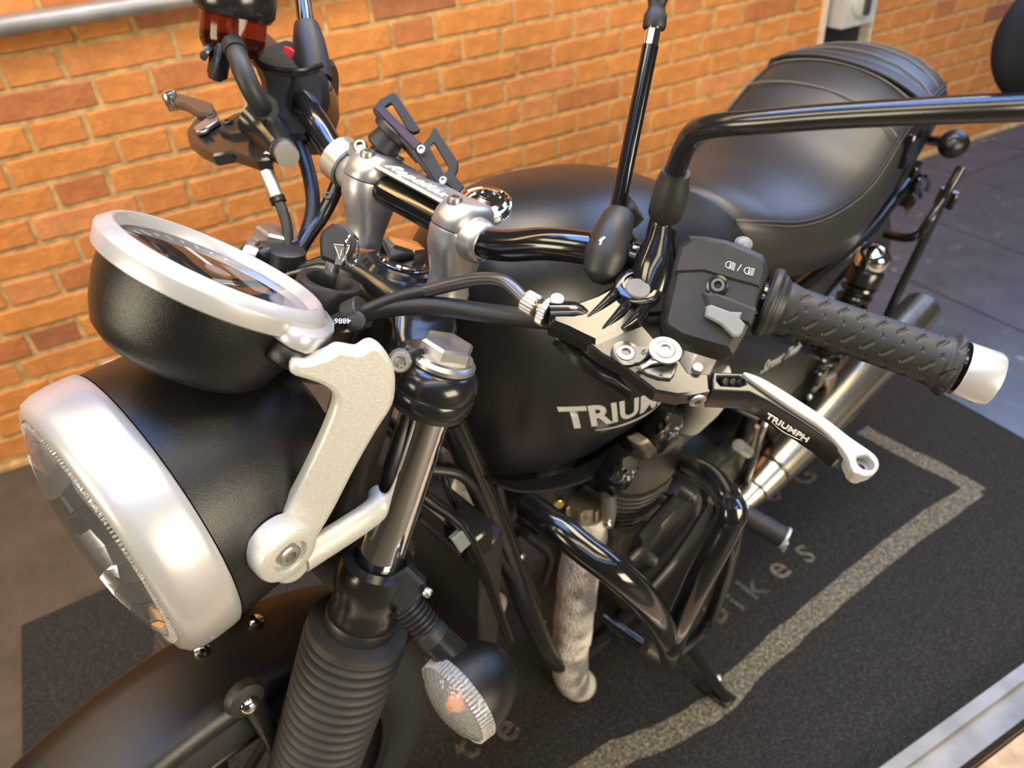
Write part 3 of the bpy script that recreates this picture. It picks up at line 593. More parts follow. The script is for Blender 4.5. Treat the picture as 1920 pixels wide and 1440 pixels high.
# dipped and main beam symbols on the cover
def lamp_icon(c, s_, slope):
    ex, ey = V((0.0263,-0.2756,1.1949)) - V((0.0209,-0.2627,1.1931)), None; ex.normalize(); ey = V(SWN).cross(ex); c = V(c)
    P_ = [c + ex * (-.0045 + .0045 * (1 - math.cos(math.radians(a)))) * s_ * -1 + ey * math.sin(math.radians(a)) * .0024 for a in range(0, 1)]
    arc = [c + ex * (-.0030 * math.cos(t)) * s_ + ey * .0023 * math.sin(t) for t in [math.radians(a) for a in range(-90, 91, 15)]]
    g = G(); g.tube(arc + [arc[0] + ex * .0004], .00022, 6, 1); g.tube([arc[-1], arc[0]], .00022, 6, 1)
    for i in range(5):
        yb = -.0021 + i * .00105; a = c + ex * .0008 + ey * yb; g.tube([a, a + ex * .0026 - ey * slope], .00020, 6, 1)
    return g
for c, sl in (((0.0189,-0.2634,1.1927), .0007), ((0.0235,-0.2751,1.1936), 0)): add('beam_symbol', lamp_icon(c, 1, sl), 'white_print', swb)
g = G(); g.tube([(0.0201,-0.269,1.191), (0.0222,-0.2691,1.1955)], .00025, 6, 1); add('symbol_slash', g, 'white_print', swb)
# clutch perch
PO = [(-0.0575,-0.1904,1.1293), (-0.051,-0.1883,1.1338), (-0.0437,-0.1951,1.137), (-0.0273,-0.2016,1.1458), (-0.0127,-0.2048,1.1543), (0,-0.2053,1.1621), (0.0104,-0.2012,1.1693), (0.0183,-0.2033,1.1738), (0.0212,-0.2113,1.174), (0.0161,-0.219,1.1694), (0.0038,-0.2276,1.1601), (-0.0103,-0.2359,1.1497), (-0.021,-0.2389,1.1425), (-0.035,-0.2359,1.1344), (-0.0535,-0.2297,1.1242), (-0.0566,-0.2194,1.1242), (-0.0595,-0.2087,1.1245), (-0.0638,-0.1975,1.124)]
g = G(); g.prism(PO, LEVN, .016, .004); pe = add('clutch_perch', g, 'gloss_black', moto, ang=30)
for rib in ([(-0.0076,-0.2094,1.1554), (-0.0221,-0.2119,1.1477), (-0.0434,-0.2112,1.1322)], [(-0.0151,-0.2217,1.1484), (-0.0255,-0.2242,1.1431), (-0.0427,-0.2243,1.1301)], [(-0.0116,-0.2311,1.1487), (-0.0221,-0.2338,1.1428), (-0.0332,-0.2327,1.135)]):
    g = G(); g.tube(rib, [.0045, .0040, .0015], 10, 5, flat=.9); add('perch_rib', g, 'gloss_black', pe)
g = G(); g.lathe((-0.0049,-0.2194,1.1539), LEVN, [(.0165, 0), (.0160, .006), (.0135, .0075), (.0105, .0075), (.0100, .0055)], 36); add('perch_boss', g, 'gloss_black', pe)
g = G(); g.cyl((-0.011,-0.2222,1.1555), LEVN, .0085, .0045, 30, .0006); add('pivot_plug', g, 'plug_grey', pe)
g = G(); g.tube([(-0.0525,-0.1884,1.1232), (-0.0418,-0.1993,1.1278), (-0.0367,-0.208,1.1293)], [.0105, .0105, .008], 20, 4); add('adjuster_barrel_housing', g, 'gloss_black', pe)
g = G(); bd_ = V((.36, -.93, .06)).normalized(); c_ = V((.004, -.178, 1.1655))
g.lathe(c_ + bd_ * -.004, bd_, [(.0165, 0), (.0185, .002), (.0185, .022), (.0165, .024)], 30); add('perch_clamp', g, 'gloss_black', pe)
g = G(); g.lathe((0.0081,-0.2196,1.1643), V((0.0178,-0.2069,1.2062)) - V((0.0081,-0.2196,1.1643)), [(.0150, -.010), (.0155, .004), (.0140, .014), (.0105, .026), (.0095, .034)], 28); add('mirror_socket', g, 'gloss_black', pe)
# adjuster wheels
ad0, ad1 = V((-0.0505,-0.1893,1.1243)), V((-0.0541,-0.1703,1.1257)); ax = (ad1 - ad0).normalized()
def knurl(o, ax_, r, h, n=26):
    g = G(); u_, v_, w2 = frame_of(ax_); R1 = []
    for hh, rr_ in ((0, r * .92), (h * .12, r), (h * .88, r), (h, r * .92)):
        R1.append([V(o) + w2 * hh + (u_ * math.cos(PI * k / n) + v_ * math.sin(PI * k / n)) * (rr_ if k % 2 else rr_ * .92) for k in range(2 * n)])
    return g.loft(R1)
add('lock_wheel', knurl(ad0 + ax * .002, ax, .0098, .0058), 'machined_aluminium', pe, smooth=False)
g = G(); g.cyl(ad0 + ax * .006, ax, .0038, .008, 16); add('adjuster_thread', g, 'brass', pe)
add('cable_adjuster', knurl(ad0 + ax * .0115, ax, .0080, .0110, 18), 'machined_aluminium', pe, smooth=False)
g = G(); g.cyl((-0.0467,-0.1874,1.1318), LEVN, .0050, .006, 18); add('perch_screw', g, 'zinc', pe)
# lever
LR = [(-0.0536,-0.2218,1.1221), (-0.038,-0.2311,1.1299), (-0.0192,-0.239,1.1401), (-0.0211,-0.2517,1.1364), (-0.0181,-0.2647,1.1357), (-0.0215,-0.2742,1.1317), (-0.0238,-0.283,1.1286), (-0.0156,-0.2931,1.1318), (-0.0236,-0.3009,1.1252), (-0.0316,-0.2956,1.1213), (-0.04,-0.289,1.1174), (-0.0476,-0.2771,1.115), (-0.0484,-0.2634,1.1171), (-0.0495,-0.2497,1.1191), (-0.0529,-0.2356,1.1198)]
g = G(); g.prism(LR, LEVN, .0125, .0015); lv = add('clutch_lever', g, 'semi_black', moto, ang=30)
g = G(); g.prism([(-0.0374,-0.2337,1.1137), (-0.0397,-0.2162,1.1156), (-0.0453,-0.1915,1.117), (-0.0501,-0.1947,1.1134), (-0.0511,-0.2102,1.1098), (-0.0493,-0.2313,1.1067), (-0.0457,-0.2469,1.106), (-0.0435,-0.2613,1.1045)], LEVN, .010, .001); add('lever_underside', g, 'gloss_black', lv)
BL = [(-0.0133,-0.2939,1.133), (-0.0003,-0.3084,1.1383), (0.0026,-0.3249,1.1368), (0.0055,-0.3483,1.1341), (0.0059,-0.3718,1.1298), (0.0035,-0.385,1.1257), (0.0005,-0.3832,1.1242), (0.0009,-0.3695,1.1271), (-0.0013,-0.3512,1.1293), (-0.0046,-0.3312,1.1311), (-0.0079,-0.3192,1.1314), (-0.023,-0.3021,1.1254)]
plate('lever_blade', BL, [[(-0.0135,-0.2984,1.132), (-0.0042,-0.308,1.1359), (-0.0031,-0.3123,1.1358), (-0.0053,-0.3141,1.134), (-0.0092,-0.3122,1.132), (-0.0166,-0.3036,1.1291), (-0.016,-0.3,1.1302)]], LEVN, .020, .0012, 'semi_black', lv, smooth_curve=False)
TOP = [(-0.0043,-0.3093,1.1398), (-0.0001,-0.3158,1.1411), (0.0029,-0.3282,1.1406), (0.0056,-0.3483,1.1383), (0.0072,-0.3638,1.1363), (0.0075,-0.3815,1.133), (0.0086,-0.3936,1.1314), (0.0083,-0.4001,1.1299), (0.005,-0.404,1.1271), (0,-0.4046,1.1239), (-0.0049,-0.4022,1.1214), (-0.0082,-0.3978,1.1201), (-0.0076,-0.3926,1.1215), (-0.0038,-0.3875,1.1249), (-0.0008,-0.3794,1.1283), (0.0007,-0.3672,1.1316), (-0.0014,-0.349,1.1339), (-0.0035,-0.3272,1.1368)]
cH = V((0.0009,-0.397,1.126)); uu, vv, ww = frame_of(LEVN)
plate('lever_insert', TOP, [[tuple(cH + uu * .0052 * math.cos(2 * PI * k / 20) + vv * .0052 * math.sin(2 * PI * k / 20)) for k in range(20)]], LEVN, .0065, .0014, 'satin_silver', lv, label='satin silver lever insert ending in a pierced round tip')
g = G(); tip = [(0.0054,-0.3864,1.1219), (0.0121,-0.3859,1.1261), (0.0176,-0.393,1.1281), (0.0169,-0.3995,1.1265), (0.0142,-0.4031,1.1241), (0.0093,-0.4035,1.121), (0.0049,-0.4011,1.1187), (0.0017,-0.3969,1.1175), (0.0021,-0.3917,1.1187)]
plate('lever_tip', tip, [[tuple(cH - V(LEVN).normalized() * .0075 + uu * .0052 * math.cos(2 * PI * k / 20) + vv * .0052 * math.sin(2 * PI * k / 20)) for k in range(20)]], LEVN, .012, .0025, 'satin_silver', lv)
for nm, c, r_ in (('lever_screw', (-0.0432,-0.2466,1.1248), .0062), ('adjuster_screw', (-0.0312,-0.2656,1.1357), .0068)):
    g = G(); g.lathe(c, LEVN, [(r_ * 1.55, -.001), (r_ * 1.55, .0008), (r_ * 1.2, .001)], 28); add('washer', g, 'gloss_black' if nm == 'lever_screw' else 'machined_aluminium', lv); screw(nm, c, LEVN, r_, .0022, 'machined_aluminium', lv)
g = G(); g.prism([(-0.0485,-0.2599,1.1237), (-0.0442,-0.2612,1.1262), (-0.0377,-0.2615,1.1301), (-0.029,-0.2597,1.1359), (-0.0243,-0.2618,1.1384), (-0.023,-0.267,1.1382), (-0.0264,-0.271,1.1353), (-0.0315,-0.2711,1.1321), (-0.0365,-0.2676,1.1297), (-0.0409,-0.2645,1.1275), (-0.0477,-0.2628,1.1237)], LEVN, .0045, .001); add('reach_selector', g, 'machined_aluminium', lv)
g = G(); g.prism([(-0.0444,-0.2411,1.1264), (-0.0387,-0.2448,1.1292), (-0.0288,-0.2549,1.1334), (-0.0322,-0.259,1.1305), (-0.0426,-0.2579,1.1242), (-0.0478,-0.2537,1.1218), (-0.0493,-0.2468,1.1222)], LEVN, .003, .0006); add('reach_cam', g, 'dark_steel', lv)
g = G(); g.prism([(-0.0453,-0.2615,1.1218), (-0.0361,-0.2678,1.1263), (-0.0282,-0.2727,1.1303), (-0.0259,-0.2751,1.1312), (-0.0327,-0.2786,1.1263), (-0.0373,-0.2792,1.1234), (-0.0418,-0.2735,1.1217), (-0.0451,-0.2658,1.1211)], LEVN, .003, .0006); add('reach_cam', g, 'dark_steel', lv)
for ch, c in (('6', (-0.038,-0.2534,1.1282)), ('2', (-0.0409,-0.2716,1.1229)), ('1', (-0.0354,-0.2751,1.1256))): text('reach_number', ch, c, V((-0.028,-0.2799,1.1302)) - V((-0.0331,-0.2667,1.1296)), LEVN, .007, 'engine_black', lv, th=.0002)
hd_ = (V((-0.0271,-0.302,1.1264)) - V((-0.0433,-0.2902,1.1187))).normalized(); hn_ = hd_.cross(V(LEVN)); hn_ = hn_ if hn_.dot(V(CAMN)) > 0 else -hn_
screw('hinge_bolt', V((-0.0296,-0.2973,1.1223)) - V(LEVN).normalized() * .0070 + hn_ * .0002, hn_, .0058, .0028, 'machined_aluminium', lv)
g = G(); g.cyl((-0.0191,-0.2858,1.1298), LEVN, .0034, .005, 18); add('hinge_pin', g, 'zinc', lv)
g = G()
for k in range(3): g.tube([V((-0.0066,-0.2997,1.1277)) + (V((-0.0005,-0.307,1.1301)) - V((-0.0066,-0.2997,1.1277))) * (k / 2), V((-0.009,-0.3035,1.1302)) + (V((-0.003,-0.3108,1.1326)) - V((-0.009,-0.3035,1.1302))) * (k / 2)], .0028, 10, 1)
add('return_spring', g, 'black_rubber', lv)
fd = (V((-0.005,-0.3519,1.1305)) - V((-0.0083,-0.3321,1.1323))).normalized(); fn_ = (fd.cross(V(LEVN))).normalized(); fn_ = fn_ if fn_.dot(V(CAMN)) > 0 else -fn_
text('lever_lettering', 'TRIUMPH', V((-0.0043,-0.3351,1.1306)) - V(LEVN).normalized() * .0135 + fn_ * .0006, fd, fn_, .0070, 'white_print', lv, th=.0003, bold=.00022, shear=.0)
sw0 = V((-0.0035,-0.3395,1.1302)) - V(LEVN).normalized() * .0145 + fn_ * .0008
g = G(); g.tube([sw0, sw0 + fd * .009 - fd.cross(fn_) * -.0022, sw0 + fd * .018 - fd.cross(fn_) * -.001, sw0 + fd * .022], [.0001, .0003, .0003, .0001], 6, 5); add('lettering_swoosh', g, 'white_print', lv)
# left mirror
MS = [(0.0162,-0.2079,1.189), (0.016,-0.206,1.2038), (0.0123,-0.2042,1.2238), (-0.0018,-0.2101,1.2394), (-0.0145,-0.2161,1.2525), (-0.026,-0.2243,1.2629), (-0.0331,-0.2379,1.2703), (-0.0368,-0.2571,1.2775), (-0.036,-0.2971,1.294), (-0.0377,-0.3428,1.3111), (-0.039,-0.3815,1.3251), (-0.0445,-0.4066,1.3343)]
g = G(); g.tube(MS, [.0083, .0083, .0080, .0072, .0070, .0070, .0070, .0069, .0068, .0067, .0067, .0067], 24, 5); mi = add('mirror_stalk', g, 'semi_black', moto, label='bent black mirror stalk of the left bar')
a, b = V((0.0167,-0.2068,1.2041)), V((0.0001,-0.2102,1.2354)); g = G(); g.lathe(a, b - a, [(.0108, 0), (.0118, .002), (.0120, .012), (.0115, .024), (.0100, (b - a).length - .006), (.0094, (b - a).length)], 28); add('rubber_boot', g, 'black_rubber', mi)
mc = V((-0.0316,-0.3796,1.3549)); g = G(); g.ellips(mc, V((-.4785, -.4398, 1.28)) - mc + V((.05, -.12, .08)), (.030, .028, .012), seg=48, n=16); add('mirror_head', g, 'mirror_black', mi)
# accessory rod on a ball clamp
g = G(); g.tube([(0.0189,-0.1702,1.1896), (0.0271,-0.1429,1.3026)], .0057, 20, 1); ro = add('accessory_rod', g, 'gloss_black', moto, label='slim black accessory rod rising from a clamp on the bar')
g = G(); g.tube([(0.0267,-0.1432,1.3015), (0.0282,-0.1398,1.3136)], .0052, 20, 1); add('rod_ferrule', g, 'chrome', ro)
a, b = V((0.0281,-0.1402,1.313)), V((0.0303,-0.1317,1.3377)); g = G(); g.lathe(a, b - a, [(.0074, 0), (.0080, .001), (.0080, .0085), (.0066, .011), (.0058, .0145), (.0070, .019), (.0092, .022), (.0092, .03)], 28); add('rod_socket', g, 'black_rubber', ro)
g = G(); g.tube([(-0.0125,-0.1927,1.1479), (-0.0111,-0.1917,1.1543), (-0.008,-0.1886,1.1668), (-0.0015,-0.1838,1.1806), (0.0109,-0.1769,1.1908), (0.015,-0.1741,1.1946)], [.004, .0125, .0150, .0135, .0115, .004], 24, 5); cl = add('rod_clamp', g, 'black_rubber', ro); g = G(); g.lathe((0.001,-0.1835,1.1758), V((0.0114,-0.1755,1.1934)) - V((-0.007,-0.1903,1.1515)), [(.0158, -.0012), (.0158, .0012)], 28); add('clamp_seam', g, 'gloss_black', ro)
g = G(); g.lathe((0.0331,-0.1704,1.1922), (.3, -.5, .8), [(.010, -.006), (.0125, 0), (.0105, .008)], 24); add('clamp_knob', g, 'black_plastic', ro)
screw('clamp_screw', (-0.016,-0.1886,1.1762), CAMN, .0046, .003, 'steel', ro); screw('clamp_screw', (-0.0118,-0.1977,1.1685), CAMN, .0030, .002, 'dark_steel', ro)
# cables on the left
def cable(name, pts, r, m, label=None, seg=12, sub=6): g = G(); g.tube(pts, r, seg, sub); return add(name, g, m, moto, label=label)
cc_ = cable('clutch_cable', [(-0.0563,-0.0839,1.0938), (-0.0653,-0.0683,1.0821), (-0.0751,-0.054,1.0674), (-0.0825,-0.0421,1.0544), (-0.0895,-0.0241,1.0369), (-0.0855,0.0046,1.0036)], .0047, 'black_plastic')
g = G(); g.tube([(-0.0487,-0.1753,1.1246), (-0.0491,-0.1645,1.1243), (-0.0491,-0.1517,1.1272), (-0.0493,-0.1405,1.1277), (-0.0493,-0.1246,1.1217), (-0.0509,-0.1063,1.1104), (-0.0563,-0.0839,1.0938)], [.0046, .0046, .0048, .0048, .0048, .0052, .0054], 16, 6); add('cable_elbow', g, 'dark_steel', cc_, label='curved metal elbow of the clutch cable')
g = G(); g.tube([(-0.0489,-0.1749,1.1248), (-0.0488,-0.1774,1.1244)], .0058, 16, 1); add('cable_ferrule', g, 'brass', cc_)
cable('wiring_sheath', [(0.0192,-0.2341,1.1377), (-0.0062,-0.2048,1.1227), (-0.0246,-0.1737,1.1113), (-0.0399,-0.1343,1.0982), (-0.053,-0.0954,1.0863), (-0.0653,-0.066,1.0721), (-0.0759,-0.0459,1.0576), (-0.0869,-0.0272,1.0382), (-0.0772,0.0062,0.9968)], .0072, 'black_rubber', seg=16)
g = G(); c0 = V((-0.0804,-0.0441,1.0562)); ca = V((-0.0751,-0.054,1.0674)) - V((-0.0847,-0.0349,1.046)); g.lathe(c0 - ca.normalized() * .007, ca, [(.0120, 0), (.0130, .001), (.0130, .013), (.0120, .014)], 24); clp = add('cable_clip', g, 'black_rubber', moto); g = G(); g.lathe((-0.0893,-0.054,1.0568), CAMN, [(.0075, -.003), (.0072, 0), (.0050, .0008), (.0050, .0016), (.002, .002)], 24); add('clip_stud', g, 'black_rubber', clp)
text('cable_marking', '4886', (-0.0926,-0.0519,1.0578), V((-0.0988,-0.0293,1.0376)) - V((-0.0926,-0.0519,1.0578)), (-.6, -.3, .7), .0062, 'white_print', clp, th=.0001)

# ---------------------------------------------------------------- right controls
bw = V((.34, .93, .05)).normalized()
g = G(); g.prism([(-0.0285,0.2158,1.1837), (-0.0152,0.1956,1.1856), (-0.0032,0.1792,1.1895), (0.009,0.1663,1.1981), (0.0106,0.1567,1.1897), (0.0088,0.1462,1.1733), (0.0018,0.1412,1.1534), (-0.0079,0.1434,1.1368), (-0.021,0.1587,1.1292), (-0.0282,0.1751,1.1347), (-0.0285,0.1881,1.1501), (-0.0269,0.2021,1.1703)], CAMN, .052, .006); rb = add('throttle_housing', g, 'semi_black', moto, ang=30)
g = G(); g.prism([(-0.0194,0.2339,1.1858), (0.0007,0.2385,1.1933), (0.0222,0.2415,1.2018), (0.0298,0.231,1.204), (0.0307,0.1955,1.2008), (0.0184,0.1816,1.1975), (-0.0002,0.1852,1.1902), (-0.0151,0.1961,1.1864), (-0.0215,0.2156,1.1846)], V((-.35, -.2, .9)), .012, .002); add('housing_top', g, 'black_plastic', rb)
g = G(); g.tube([(-0.0244,0.2238,1.1837), (-0.0203,0.196,1.1836), (-0.0059,0.177,1.1891), (0.0168,0.1751,1.199)], .0025, 8, 5); add('housing_rim', g, 'gloss_black', rb)
g = G(); g.box((0.0129,0.2159,1.1978), (.010, .018, .008), bev=.2); add('kill_switch', g, 'red_plastic', rb, label='red engine kill switch')
g = G(); g.box((0.0086,0.2256,1.1934), (.008, .020, .004), V((.5, 0, 0)), bw, bev=.2); add('starter_button', g, 'dark_steel', rb)
g = G(); g.lathe((0.0394,0.1976,1.1699), (.55, -.8, .1), [(.030, -.012), (.033, -.004), (.033, .006), (.028, .010)], 30); add('grip_flange', g, 'black_rubber', rb)
g = G(); g.box((-0.0155,0.1741,1.1717), (.040, .014, .016), V((.55, .8, .1)), V((0, 0, 1)), bev=.2); add('master_clamp', g, 'gloss_black', rb)
g = G(); GRA, GRB = V((GA.x, -GA.y, GA.z)), V((GB.x, -GB.y, GB.z)); g.tube([GRA, GRB], .0165, 24, 1); add('grip', g, 'black_rubber', moto)
g = G(); g.cyl(GRB, (GRB - GRA), .0178, .024, 28); add('bar_end_weight', g, 'silver_paint', moto)
# reservoir
rd = V((-0.0492,0.225,1.2375)) - V((-0.0482,0.2182,1.1854)); r0 = V((-0.0503,0.2158,1.1912)); rdn = rd.normalized()
g = G(); g.lathe(r0, rdn, [(.015, -.0085), (.022, -.007), (.0265, .0), (.0280, .006), (.0282, .030)], 40, c1=True); rv = add('brake_reservoir', g, 'reservoir_smoke', moto, label='smoked amber brake fluid reservoir with black screw cap')
g = G(); g.lathe(r0, rdn, [(.0240, -.003), (.0252, .001), (.0255, .010)], 32); add('brake_fluid', g, 'gloss_black', rv)
g = G(); g.lathe(r0, rdn, [(.0300, .024), (.0315, .026), (.0345, .030), (.0350, .048), (.0330, .052), (.026, .053)], 40); add('reservoir_cap', g, 'semi_black', rv)
g = G(); g.box(V((-0.0664,0.2058,1.1799)), (.014, .016, .030), bev=.2); g.box(V((-0.0688,0.2039,1.1727)), (.010, .012, .02), bev=.2); add('reservoir_bracket', g, 'black_plastic', rv)
screw('bracket_screw', (-0.0735,0.2106,1.1817), (-.6, .5, .3), .0075, .006, 'dark_steel', rv)
g = G(); g.tube([(-0.0619,0.1957,1.1942), (-0.0672,0.1791,1.1888), (-0.0681,0.167,1.1801), (-0.0636,0.1595,1.1697), (-0.0556,0.1574,1.1603), (-0.0478,0.1607,1.1544)], .0088, 20, 6); add('reservoir_hose', g, 'black_rubber', rv)
g = G(); g.tube([(-0.0626,0.1959,1.1958), (-0.0656,0.1849,1.1915)], .0100, 20, 1); add('hose_end', g, 'black_rubber', rv)
# master cylinder and brake line
g = G(); g.tube([(-0.0372,0.1835,1.1397), (-0.0355,0.1659,1.1344), (-0.0394,0.1352,1.1275)], [.018, .0155, .0125], 24, 3); ms = add('master_cylinder', g, 'semi_black', moto)
g = G(); g.tube([(-0.0401,0.1757,1.1499), (-0.0423,0.1626,1.1551)], .0115, 20, 1); add('hose_spigot', g, 'black_plastic', ms)
g = G(); g.tube([(-0.038,0.1374,1.1278), (-0.0434,0.1195,1.1258)], .0102, 24, 1); add('banjo_bolt', g, 'zinc', ms)
g = G(); g.tube([(-0.0367,0.1442,1.1285), (-0.0411,0.1293,1.1269)], .0120, 24, 1); add('banjo_ring', g, 'dark_steel', ms)
g = G(); g.tube([(-0.0437,0.1387,1.123), (-0.0479,0.1403,1.1167), (-0.0501,0.1378,1.1092), (-0.0499,0.1332,1.1041)], .0056, 14, 5); bl = add('brake_line', g, 'zinc', moto)
g = G(); g.tube([(-0.0501,0.1353,1.1062), (-0.0486,0.1243,1.0958), (-0.0475,0.1162,1.0882)], [.0068, .0064, .0062], 14, 2); add('line_crimp', g, 'zinc', bl)
g = G(); g.tube([(-0.0478,0.1178,1.0895), (-0.0463,0.1083,1.081), (-0.0459,0.0987,1.0699), (-0.0476,0.09,1.056), (-0.0502,0.0839,1.0435), (-0.0509,0.0846,1.0174)], .0048, 14, 5); add('hose', g, 'black_plastic', bl)
g = G(); g.tube([(-0.0478,0.1178,1.0895), (-0.0473,0.1141,1.086)], .0070, 14, 1); add('hose_collar', g, 'gloss_black', bl)
# right lever
RLN = (-.52, .163, .838)
g = G(); g.prism([(-0.0046,0.3006,1.1187), (-0.0228,0.2581,1.1157), (-0.0077,0.2586,1.1249), (0.0021,0.25,1.1327), (-0.0165,0.2097,1.129), (-0.0244,0.1712,1.1316), (-0.0554,0.1282,1.1207), (-0.0616,0.1371,1.1151), (-0.0592,0.1788,1.1085), (-0.0684,0.191,1.1004), (-0.0651,0.219,1.097), (-0.058,0.2497,1.0955), (-0.0454,0.2756,1.0982), (-0.032,0.2898,1.1038), (-0.0177,0.2985,1.111)], RLN, .012, .002); rl_ = add('brake_lever', g, 'semi_black', moto, ang=30)
g = G(); g.prism([(-0.0032,0.3706,1.1131), (-0.0082,0.3002,1.1237), (-0.0196,0.2729,1.1219), (-0.0281,0.2635,1.1185), (-0.0291,0.2893,1.1128), (-0.0206,0.3281,1.1106), (-0.0202,0.3509,1.1064)], RLN, .010, .0025); add('lever_blade', g, 'dark_steel', rl_)
g = G(); g.lathe((-0.0035,0.3773,1.0997), RLN, [(.008, -.007), (.0085, 0), (.0085, .008), (.0065, .012), (.003, .013)], 24); add('lever_tip', g, 'steel', rl_)
g = G(); g.prism([(-0.0498,0.2575,1.1062), (-0.0258,0.2674,1.1191), (-0.0265,0.2573,1.1207), (-0.0321,0.2458,1.1194), (-0.0503,0.2403,1.1092), (-0.0543,0.2438,1.106)], RLN, .005, .001); add('reach_selector', g, 'machined_aluminium', rl_)
screw('lever_screw', (-0.0498,0.2371,1.1078), RLN, .0052, .003, 'machined_aluminium', rl_); screw('adjuster_screw', (-0.0305,0.2602,1.1176), RLN, .0046, .002, 'dark_steel', rl_)
g = G(); g.prism([(-0.0438,0.2273,1.1158), (-0.0293,0.2349,1.1233), (-0.0122,0.2341,1.1341), (-0.0266,0.2005,1.1317), (-0.0356,0.1891,1.1283), (-0.0459,0.2051,1.1188)], RLN, .008, .002); add('lever_bracket', g, 'black_plastic', rl_)
screw('bracket_screw', (-0.0343,0.2263,1.1218), RLN, .0050, .003, 'dark_steel', rl_)
# right mirror stem
g = G(); g.tube([(0.0352,0.256,1.2706), (0.0315,0.2404,1.2444), (0.0268,0.2225,1.2258), (0.0244,0.1939,1.1863), (0.0251,0.1847,1.1766)], [.0078, .0078, .0080, .0085, .0085], 20, 3); rm = add('mirror_stalk', g, 'gloss_black', moto, label='upright black mirror stalk of the right bar')
a, b = V((0.0223,0.1881,1.1826)), V((0.0248,0.22,1.2265)); g = G(); g.lathe(a, b - a, [(.0165, 0), (.0170, .012), (.0150, .038), (.0122, .051), (.0112, .054)], 28); add('rubber_boot', g, 'black_rubber', rm)
g = G(); g.cyl((0.0203,0.1654,1.1815), CAMN, .005, .008, 16); add('stalk_screw', g, 'dark_steel', rm)
# cables on the right
cable('throttle_cable', [(-0.0037,0.1652,1.1335), (-0.0083,0.14,1.119), (-0.0114,0.1198,1.1009), (-0.0171,0.1046,1.0836), (-0.0269,0.0944,1.0645), (-0.038,0.0876,1.0469), (-0.0488,0.0851,1.0223)], .0066, 'black_plastic')
cable('wiring_sheath', [(0.0021,0.1002,1.1167), (-0.0051,0.0972,1.0987), (-0.0133,0.0958,1.0806), (-0.025,0.0928,1.0663), (-0.0355,0.0883,1.0527), (-0.0425,0.0868,1.0369), (-0.053,0.084,1.0126)], .0068, 'semi_black')
g = G(); c0 = V((-0.054,0.0781,1.0491)); g.lathe(c0 - V((0, 0, .006)), (-.15, .0, 1), [(.0125, 0), (.0138, .001), (.0138, .013), (.0125, .014)], 28, sx=1.15); add('cable_clip', g, 'black_rubber', moto)
# phone cradle
rc = V((-.0055, .092, 1.1345)); rbd = V((-.03, .30, .075)).normalized()
g = G(); g.lathe(rc - rbd * .009, rbd, [(.0185, 0), (.0205, .001), (.0205, .017), (.0185, .018)], 40); ph = add('phone_holder', g, 'zinc', moto, label='black aluminium phone cradle with purple plate clamped to the bar')
g = G(); g.lathe(rc - rbd * .0095, rbd, [(.0125, 0), (.0178, .0), (.0180, .001), (.0180, .018), (.0125, .019)], 36); add('clamp_liner', g, 'black_plastic', ph)
g = G(); g.box((-0.0092,0.0731,1.15), (.014, .016, .012), bev=.25); add('clamp_lug', g, 'zinc', ph); screw('clamp_screw', (-0.0125,0.0683,1.1555), CAMN, .0062, .004, 'steel', ph); screw('clamp_pin', (-0.0335,0.0694,1.1098), CAMN, .0035, .004, 'dark_steel', ph)
cxa, cxb = V((0.0008,0.0635,1.1506)), V((0.0118,0.0538,1.1812)); cdv = (cxb - cxa).normalized()
g = G(); g.lathe(cxa, cdv, [(.007, -.004), (.007, .006), (.0125, .007), (.0145, .009), (.0130, .022), (.0120, .023)], 28); add('ball_joint', g, 'black_rubber', ph)
g = G(); g.lathe(cxa + cdv * .0225, cdv, [(.0175, 0), (.0188, .001), (.0188, .006), (.0175, .0075)], 32); add('backing_disc', g, 'black_plastic', ph)
PN = cdv
pp_ = [V((0.0096,0.0862,1.1858)), V((0.0255,0.0991,1.1873)), V((0.0168,0.03,1.1749)), V((0.0012,0.0209,1.1709))]
g = G(); g.prism([(-0.0103,0.0654,1.1894), (-0.0071,0.0636,1.1935), (0.0095,0.0225,1.1767), (0.0052,0.0242,1.1702)], CAMN, .034, .0006); add('cradle_plate', g, 'anodised_purple', ph)
g = G(); g.prism([(-0.0101,0.0676,1.1874), (-0.0085,0.0668,1.1896), (0.0067,0.0256,1.1699), (0.0048,0.0265,1.1671)], CAMN, .034, .0008); add('cradle_edge', g, 'black_plastic', ph)
plate('cradle_jaw', [(0.0081,0.0876,1.1846), (0.0132,0.0869,1.1939), (0.0212,0.0816,1.2032), (0.0229,0.0785,1.203), (0.0306,0.0496,1.183), (0.0299,0.0485,1.1804), (0.0266,0.0514,1.1772), (0.0227,0.0591,1.1789), (0.0162,0.0734,1.1833), (0.0096,0.0847,1.1839)], [[(0.0149,0.0807,1.1896), (0.0184,0.0785,1.194), (0.0193,0.0765,1.1934), (0.024,0.0582,1.1803), (0.0225,0.0611,1.181)]], CAMN, .006, .0010, 'black_plastic', ph, smooth_curve=False)
plate('cradle_jaw', [(0.0032,0.0227,1.1719), (0.0083,0.0191,1.1777), (0.0124,0.0182,1.1847), (0.0152,0.0194,1.1919), (0.0165,0.0175,1.1922), (0.0236,-0.0098,1.1729), (0.0225,-0.0123,1.1678), (0.0204,-0.0132,1.1625), (0.0239,-0.0238,1.1565), (0.0195,-0.0226,1.1494), (0.0149,-0.0109,1.1544), (0.0115,-0.0077,1.1515), (0.01,-0.0041,1.1529)], [[(0.0108,0.014,1.1765), (0.0137,0.0126,1.1805), (0.0182,-0.0059,1.167), (0.0175,-0.0069,1.1645), (0.0153,-0.0059,1.1612)]], CAMN, .007, .0010, 'black_plastic', ph, smooth_curve=False)
